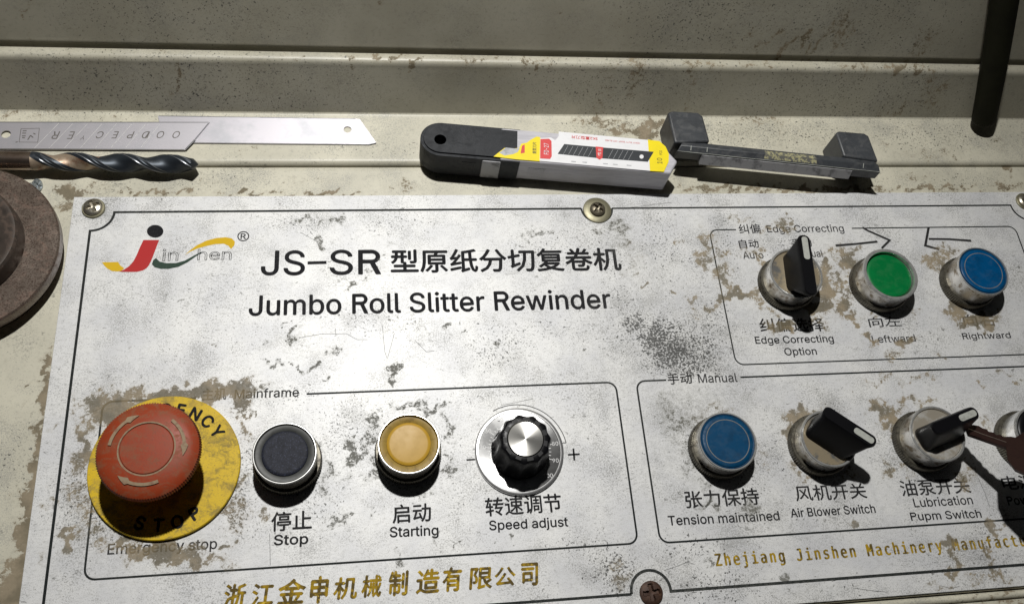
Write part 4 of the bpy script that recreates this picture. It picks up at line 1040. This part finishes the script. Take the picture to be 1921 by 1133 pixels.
for a, b, c, d in ((205, 270, 240, 268), (200, 290, 235, 290), (198, 315, 232, 315), (200, 330, 225, 332), (250, 350, 275, 310), (275, 310, 300, 330), (300, 290, 320, 300), (140, 372, 160, 368)):
    mb.ribbon([P(*zb_(a, b), 2.4), P(*zb_(c, d), 2.4)], 0.5, 2.445)
mb.build('stamped_mark', M['steel_dark'], tb, origin=(*ob, 1.85), smooth=0)
blade('plain silver snap-off blade lying partly under the stamped blade', [(296, 217.5), (668, 223), (675, 224), (706, 268), (690, 271.5), (308, 268)], (652, 243.5, 2.0), [((308, 267.6), (690, 271), .35), ((298, 218), (667, 223.4), .4), ((706, 268), (691, 271.2), .4)], 1.75)

# ------------------------------------------------------------------ drill bit
def drill():
    zc = 1 + 4.55
    a = P(-40, 300.5, zc); b = P(362, 308.5, zc); tp = P(374, 309, zc)
    L = math.hypot(b[0] - a[0], b[1] - a[1]); ang = math.atan2(b[1] - a[1], b[0] - a[0])
    t = thing('drill_bit', 'dark twist drill bit lying along the shelf edge below the blades', 'drill bit', a[0], a[1], zc, ang)
    fl0 = P(62, 302, zc)[0] - a[0]
    mb = MB(); mb.tube([(0, 0, 0), (fl0 - 3, 0, 0), (fl0 + .1, 0, 0)], [4.5, 4.5, 4.4], 48); mb.build('shank', M['drill_shank'], t, smooth=40)
    n, m = 72, 150
    def sec(th, dep):
        # two lands, two flutes
        u = abs(math.cos(th)); r = 4.5
        f = max(0.0, (u - 0.30) / 0.70)
        return r - dep * (f ** 1.1) * 1.75 - (0.18 if 0.06 < u < 0.30 else 0) * (1 if dep > .2 else 0)
    body, bright = MB(), MB()
    vs = []; P0 = 43.0
    for k in range(m + 1):
        x = fl0 + (L - fl0) * k / m
        dep = min(1, (x - fl0) / 9.0)
        tw = -2 * math.pi * x / P0 + 0.9
        for i in range(n):
            th = 2 * math.pi * i / n
            r = sec(th, dep)
            vs.append((x, r * math.cos(th - tw), r * math.sin(th - tw)))
    # point
    for k, (dx_, s_) in enumerate(((0.9, .72), (1.8, .36), (2.5, .04))):
        for i in range(n):
            v = vs[m * n + i]; vs.append((v[0] + dx_, v[1] * s_, v[2] * s_))
    fd, fb, fe = [], [], []
    for k in range(m + 3):
        for i in range(n):
            j = (i + 1) % n
            f = (k * n + i, k * n + j, (k + 1) * n + j, (k + 1) * n + i)
            u = abs(math.cos(2 * math.pi * (i + .5) / n))
            (fb if (u > 0.62 and k < m * 0.42) else fe if (0.22 < u < 0.36 and 8 < k < m) else fd).append(f[::-1])
    fd.append(tuple((m + 3) * n + i for i in range(n)))
    body.add(vs, fd); body.build('flutes', M['drill'], t, smooth=40)
    lm = MB(); lm.add(vs, fe); lm.build('cutting_margin', M['drill_edge'], t, smooth=40)
    bright.add(vs, fb); o = bright.build('flute_faces', M['bronze'], t, smooth=40)
drill()

# loose countersunk screw
t = thing('loose_screw', 'small zinc countersunk screw lying beside the round flange', 'screw', *P(71, 348, 1), -1.2)
def lyscrew(t):
    ax = Vector((0.80, -0.20, 0.42)).normalized(); q = ax.to_track_quat('Z', 'Y')
    o = Vector((0, 0, 2.7)) - ax * 1.0
    mb = MB(); n = 32; prof = [(0.2, -9), (1.0, -7.5), (1.15, -2.0), (1.3, -1.8), (2.75, 0.9), (2.8, 1.25)]
    rings = []
    for r, z in prof: rings.append([tuple(o + q @ Vector((r * math.cos(2 * math.pi * i / n), r * math.sin(2 * math.pi * i / n), z))) for i in range(n)])
    for kk in range(1, 8):
        rr = 2.8 * (1 - kk / 7.0)
        ring_ = []
        for i in range(n):
            a = 2 * math.pi * i / n; ca, sa = rr * math.cos(a), rr * math.sin(a)
            d = 0.9 * (1 - .4 * rr / 2.8) if (abs(ca) < .42 or abs(sa) < .42) and rr < 2.1 else 0
            ring_.append(tuple(o + q @ Vector((ca, sa, 1.35 - d))))
        rings.append(ring_)
    vs = [p for r in rings for p in r]
    fs = [(k * n + i, k * n + (i + 1) % n, (k + 1) * n + (i + 1) % n, (k + 1) * n + i) for k in range(len(rings) - 1) for i in range(n)]
    mb.add(vs, fs); mb.build('screw_head', M['zinc'], t, smooth=35)
    mb = MB()
    mb.tube([tuple(o + q @ Vector((0.35 * math.cos(a), 0.35 * math.sin(a), -8.5 + a * .17))) for a in np.linspace(0, 36, 150)], 0.95, 8)
    mb.build('thread', M['zinc'], t, smooth=40)
lyscrew(t)

# ------------------------------------------------------------------ round flange at the left edge
fx, fy_ = P(-81, 464, 11)
t = thing('round_flange', 'large rusty round steel flange with raised hub, cut by the left edge', 'flange', fx, fy_, -1.2)
mb = MB(); mb.lathe([(30, 0), (38.5, 0.0), (38.5, 5.0), (41.4, 6.0), (41.9, 6.8), (41.9, 11.3), (41.2, 12.0), (20, 12.0)], 160); mb.build('flange_ring', M['flange'], t, smooth=35)
mb = MB(); mb.lathe([(27.6, 11.8), (27.9, 13), (27.7, 20.5), (26.8, 21.6), (25.6, 21.8), (24.4, 21.5), (0.01, 21.2)], 160, 0, 0); mb.build('hub', M['hub'], t, smooth=35)

# ------------------------------------------------------------------ box of spare blades
def case():
    zt = 17.5
    T = lambda x, y: P(x, y, zt)
    A = np.array(T(829.5, 229)); B = np.array(T(1239, 265))
    ang = math.atan2(B[1] - A[1], B[0] - A[0]); ca, sa = math.cos(ang), math.sin(ang)
    t = thing('blade_case', 'grey plastic case of spare blades with charcoal cap and torn yellow label', 'blade case', A[0], A[1], 1.0, ang)
    def loc(x, y, z=zt):
        X_, Y_ = P(x, y, z); u, v = X_ - A[0], Y_ - A[1]
        return (u * ca + v * sa, -u * sa + v * ca)
    H = zt - 1.0
    W = -loc(975, 303)[1]
    Lc = loc(976.5, 240)[0]; Le = loc(1239, 265)[0]; Lm = loc(1272, 306)[0]; Ll = loc(1262, 322)[0]
    r = W / 2
    # charcoal cap: rounded end with a finger hole
    out = [(Lc, -W), (Lc, 0.0)] + [(0 - r * math.sin(math.radians(k)) * 1.05, -r + r * math.cos(math.radians(k))) for k in range(0, 181, 10)]
    hu, hv = loc(826, 262)
    hol = [(hu + 2.9 * math.cos(2 * math.pi * i / 24), hv + 2.9 * math.sin(2 * math.pi * i / 24)) for i in range(24)]
    def prism_hole(mb, out, hol, z0, z1, ins=0.0):
        n, m = len(out), len(hol); Aall = out + hol; N = n + m
        tri = tessellate_polygon([[Vector((p[0], p[1], 0)) for p in out], [Vector((p[0], p[1], 0)) for p in hol]])
        fs = []
        for a, b, c in tri:
            if (Aall[b][0]-Aall[a][0])*(Aall[c][1]-Aall[a][1]) - (Aall[b][1]-Aall[a][1])*(Aall[c][0]-Aall[a][0]) < 0: a, c = c, a
            fs += [(a + N, b + N, c + N), (c, b, a)]
        for i in range(n): fs.append((i, (i + 1) % n, N + (i + 1) % n, N + i))
        for i in range(m): fs.append((n + (i + 1) % m, n + i, N + n + i, N + n + (i + 1) % m))
        mb.add([(p[0], p[1], z0) for p in Aall] + [(p[0], p[1], z1) for p in Aall], fs)
    mb = MB(); prism_hole(mb, out, hol, 3.6, H - 0.9); c = mb.build('cap', M['case_black'], t, smooth=40, bevel=0.9, segs=3, fix=True)
    top = inset(out[::-1] if sum(out[i][0] * out[(i + 1) % len(out)][1] - out[(i + 1) % len(out)][0] * out[i][1] for i in range(len(out))) < 0 else out, 1.5)
    mb = MB(); prism_hole(mb, top, hol, H - 1.1, H); mb.build('cap_plateau', M['case_black'], c, smooth=40, bevel=0.4, fix=True)
    mb = MB(); mb.poly([(u * 1.0, v) for u, v in inset(out, 0.0)], 0.0, 3.7); b_ = mb.build('cap_base', M['case_black'], t, smooth=40, bevel=.6, fix=True)
    # sleeve
    mb = MB(); mb.poly([(Lc - 10, -.7), (Le, -.7), (Lm, -W * .58), (Ll - 1, -W + .4), (Lc - 10, -W + .4)], 0.2, H - .25); mb.build('sleeve', M['sleeve'], t, smooth=30, bevel=1.0, segs=3, fix=True)
    # ribs on the sleeve front and grip ribs on the cap
    for k in range(8):
        u = Lc + 5 + k * 1.15
        mb = MB(); mb.box(u, u + .5, -W + .15, -W + .6, 3.5, 11); mb.build('grip_rib', M['sleeve'], t)
    for k in range(7):
        u = loc(866, 320, 9)[0] + k * 1.0
        mb = MB(); mb.box(u, u + .45, -W - .25, -W + .3, 4.5, 12); mb.build('grip_rib', M['case_black'], t)
    # slide lock
    u0, u1 = loc(903, 320, 12)[0], loc(938, 322, 12)[0]
    mb = MB(); mb.box(u0, u1, -W - .7, -W + 2.2, 0.6, H - 1.6); mb.build('slide_lock', M['handle_face'], t, bevel=.4)
    zt2 = zt + .02
    # label
    def L(*p): return [loc(a, b) for a, b in p]
    zz = H + .02
    def z780(*p): return [loc(780 + a / 3.842, 200 + b / 3.842) for a, b in p]
    mb = MB(); mb.sheet(z780((895, 230), (975, 225), (1005, 245), (1030, 215), (1030, 182), (1680, 243), (1690, 465), (890, 393)), zz + .02); lb = mb.build('label', M['paper_white'], t, smooth=0)
    mb = MB(); mb.sheet(z780((560, 362), (600, 330), (640, 300), (700, 305), (745, 300), (760, 270), (800, 262), (830, 240), (870, 218), (897, 222), (893, 396), (720, 382)), zz + .06); mb.build('label_print', M['paper_yellow'], lb, smooth=0)
    mb = MB(); mb.sheet(z780((600, 335), (650, 298), (720, 305), (750, 300), (735, 330), (700, 345), (640, 355)), zz + .10); mb.build('torn_paper', M['paper_grey'], lb, smooth=0)
    mb = MB(); mb.sheet(z780((1672, 241), (1755, 250), (1800, 290), (1825, 345), (1822, 400), (1788, 472), (1688, 466)), zz + .06); mb.build('label_print', M['paper_yellow'], lb, smooth=0)
    mb = MB(); mb.sheet(z780((898, 236), (960, 234), (978, 250), (980, 360), (968, 380), (896, 376)), zz + .08); mb.build('label_print', M['paper_red'], lb, smooth=0)
    mb = MB(); mb.sheet(z780((765, 285), (785, 275), (785, 335), (755, 340)), zz + .09); mb.build('label_print', M['paper_red'], lb, smooth=0)
    mb = MB(); mb.sheet(z780((1070, 272), (1300, 293), (1715, 328), (1672, 400), (1300, 372), (1022, 343)), zz + .08); pic = mb.build('label_print', M['paper_black'], lb, smooth=0)
    mb = MB()
    for k in range(15):
        if 6 <= k <= 8: continue
        x = 1075 + k * 36; y = 284 + k * 3.1
        if x > 1560: break
        mb.ribbon(z780((x + 22, y), (x - 12, y + 62)), 0.12, zz + .10)
    mb.build('label_print', M['paper_grey'], lb, smooth=0)
    mb = MB(); mb.sheet(z780((1296, 290), (1350, 295), (1345, 372), (1325, 385), (1302, 372)), zz + .11); mb.build('label_print', M['paper_red'], lb, smooth=0)
    mb = MB(); mb.sheet(z780(*[(1627 + 15 * math.cos(a), 363 + 15 * math.sin(a)) for a in np.linspace(0, 6.0, 16)]), zz + .11); mb.build('label_print', M['paper_white'], lb, smooth=0)
    def ltext(s, cen, up, size, wid, mat, bold=0.02, font=F_SANS, z=.12):
        """text centred at a label point, `up` is the reading-up direction in case coordinates"""
        vs, fs = text_geo(s, font, bold if font is None else 0)
        mn, mx = vs.min(0), vs.max(0)
        u = (vs[:, 0] - (mn[0] + mx[0]) / 2) / (mx[0] - mn[0]) * wid; v = (vs[:, 1] - (mn[1] + mx[1]) / 2) / (mx[1] - mn[1]) * size
        c0 = z780(cen)[0]; upv = np.array(up); rt = np.array([up[1], -up[0]])
        mb = MB(); mb.add([(c0[0] + rt[0] * a + upv[0] * b, c0[1] + rt[1] * a + upv[1] * b, zz + z) for a, b in zip(u, v)], fs)
        mb.build('lettering', mat, lb, smooth=0)
    ltext('FD-27', (940, 307), (-1, 0), 2.4, 6.6, M['paper_white'])
    ltext('10', (1757, 393), (-1, 0), 2.7, 3.4, M['paper_black'])
    ltext('PCS', (1765, 335), (-1, 0), 1.4, 2.6, M['paper_black'], 0)
    ltext('重型刀片', (855, 300), (-1, 0), 2.0, 7.0, M['paper_black'], .01, None)
    ltext('锋', (1325, 345), (0, 1), 1.9, 2.0, M['paper_white'], .01, None)
    ltext('优', (1325, 315), (0, 1), 1.5, 1.8, M['paper_white'], .0, None)
    ltext('SK2重型刀片', (1215, 228), (0, -1), 2.0, 13.5, M['paper_red'], .01, None)
    ltext('HEAVY DUTY SNAP-OFF BLADE', (1490, 256), (0, -1), 0.9, 18, M['paper_red'], .0)
    for x in (1120, 1200, 1350, 1420, 1520):
        mb = MB(); mb.ribbon(z780((x, 395 + (x - 1100) * .07), (x + 34, 398 + (x - 1100) * .07)), .5, zz + .09); mb.build('label_print', M['paper_grey'], lb, smooth=0)
case()

# ------------------------------------------------------------------ loose pull handle
def pull_handle():
    zt = 18.0
    ox, oy = P(1271, 281, zt)
    t = thing('pull_handle', 'loose dark grey plastic pull handle lying on the shelf, scuffed with yellow paint', 'handle', ox, oy, 1.0)
    def L(*p, z=zt): return [tuple(np.array(P(a, b, z)) - np.array([ox, oy])) for a, b in p]
    mb = MB(); mb.poly(L((1253, 211), (1262, 208), (1310, 211), (1319, 218), (1332, 266), (1266, 268)), 0, 17); mb.build('post', M['handle'], t, bevel=1.0, segs=3, fix=True)
    mb = MB(); mb.poly(L((1568, 249), (1575, 246), (1622, 250), (1630, 255), (1648, 303), (1583, 293)), 0, 17); mb.build('post', M['handle'], t, bevel=0.9, segs=3, fix=True)
    # bar: pentagonal section between the two ends
    a0, b0, c0 = np.array(L((1283, 262))[0]), np.array(L((1272, 281))[0]), 0
    a1, b1 = np.array(L((1640, 298))[0]), np.array(L((1655, 321))[0])
    sec = lambda a, b: [(*(a), 9.5), (*(a), 15.6), (*(a * .45 + b * .55), 17.3), (*(b), 15.4), (*(b * 1.0), 9.3)]
    mb = MB(); s0, s1 = sec(a0, b0), sec(a1, b1)
    fs = [(i, (i + 1) % 5, 5 + (i + 1) % 5, 5 + i) for i in range(5)] + [(4, 3, 2, 1, 0), (5, 6, 7, 8, 9)]
    mb.add(s0 + s1, fs); mb.build('bar', M['handle'], t, bevel=0.5, segs=3, fix=True)
    # lower face strip, tilted and made pale to look lit, and old paint
    lerp = lambda p, q, f: p * (1 - f) + q * f
    mb = MB(); p0, p1 = lerp(b0, b1, .12), lerp(b0, b1, .86); d = (b1 - b0) / np.linalg.norm(b1 - b0); nn = np.array([d[1], -d[0]])
    mb.add([(*(p0 - nn * .3), 9.4), (*(p1 - nn * .3), 9.4), (*(p1 - nn * .3), 14.9), (*(p0 - nn * .3), 14.9), (*(p0 + nn * 2.6), 9.8), (*(p1 + nn * 2.2), 9.8), (*(p1 + nn * .35), 14.7), (*(p0 + nn * .35), 14.7)],
           [(4, 5, 6, 7), (0, 1, 5, 4), (1, 2, 6, 5), (2, 3, 7, 6), (3, 0, 4, 7)])
    mb.build('face_strip', M['handle_face'], t, smooth=20, fix=True)
    mb = MB()
    f0, f1 = .42, .68
    A0, A1 = lerp(a0, a1, f0), lerp(a0, a1, f1); B0, B1 = lerp(b0, b1, f0), lerp(b0, b1, f1)
    r0, r1 = A0 * .45 + B0 * .55, A1 * .45 + B1 * .55
    q0, q1 = A0 * .8 + B0 * .2, A1 * .8 + B1 * .2
    s0_, s1_ = r0 * .25 + B0 * .75, r1 * .25 + B1 * .75
    mb.add([(*q0, 16.25), (*q1, 16.25), (*r1, 17.38), (*r0, 17.38), (*s1_, 15.95), (*s0_, 15.95)], [(0, 3, 2, 1), (3, 5, 4, 2)])
    mb.build('paint_scuff', M['handle_scuff'], t, smooth=0)
    mb = MB()
    ra, rb_ = b0 * .97 + a0 * .03, b1 * .97 + a1 * .03
    mb.ribbon([tuple(lerp(ra, rb_, k / 12) + nn * (.05 * math.sin(k * 2.1))) for k in range(13)], [.12 + .14 * abs(math.sin(k * 1.7)) for k in range(13)], 15.62); mb.build('edge_highlight', M['strip'], t, smooth=0)  # highlight on the front top edge drawn as a pale ribbon
    for f in (.13, .92, .05):
        c = lerp(r0 * 0 + (a0 * .45 + b0 * .55), (a1 * .45 + b1 * .55), f)
        mb = MB(); mb.add([(*(c + d * .3 + nn * 2.2), 16.3), (*(c - d * .1 + nn * 2.2), 16.3), (*(c - d * .1), 17.42), (*(c + d * .3), 17.42)], [(0, 1, 2, 3)]); mb.build('scratch', M['strip'], t, smooth=0)
pull_handle()

# ------------------------------------------------------------------ solid dark bar standing in for a shadow streak over the cover
def shadow_rod():
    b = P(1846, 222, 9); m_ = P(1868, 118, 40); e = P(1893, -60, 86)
    t = thing('shadow_streak', 'thick dark olive bar standing in for a shadow streak down to the shelf at upper right', 'shadow_rod', b[0], b[1], 1.0)
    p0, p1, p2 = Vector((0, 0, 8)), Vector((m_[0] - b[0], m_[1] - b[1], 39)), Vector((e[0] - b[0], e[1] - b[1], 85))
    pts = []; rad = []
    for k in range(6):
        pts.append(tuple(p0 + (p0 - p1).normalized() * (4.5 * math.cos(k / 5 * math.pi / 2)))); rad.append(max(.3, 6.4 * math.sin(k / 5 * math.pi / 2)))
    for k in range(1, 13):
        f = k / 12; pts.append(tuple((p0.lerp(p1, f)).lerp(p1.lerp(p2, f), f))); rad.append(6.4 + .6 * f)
    mb = MB(); mb.tube(pts, rad, 40); mb.build('shadow_streak_body', M['shadow_rod'], t, smooth=60)
shadow_rod()
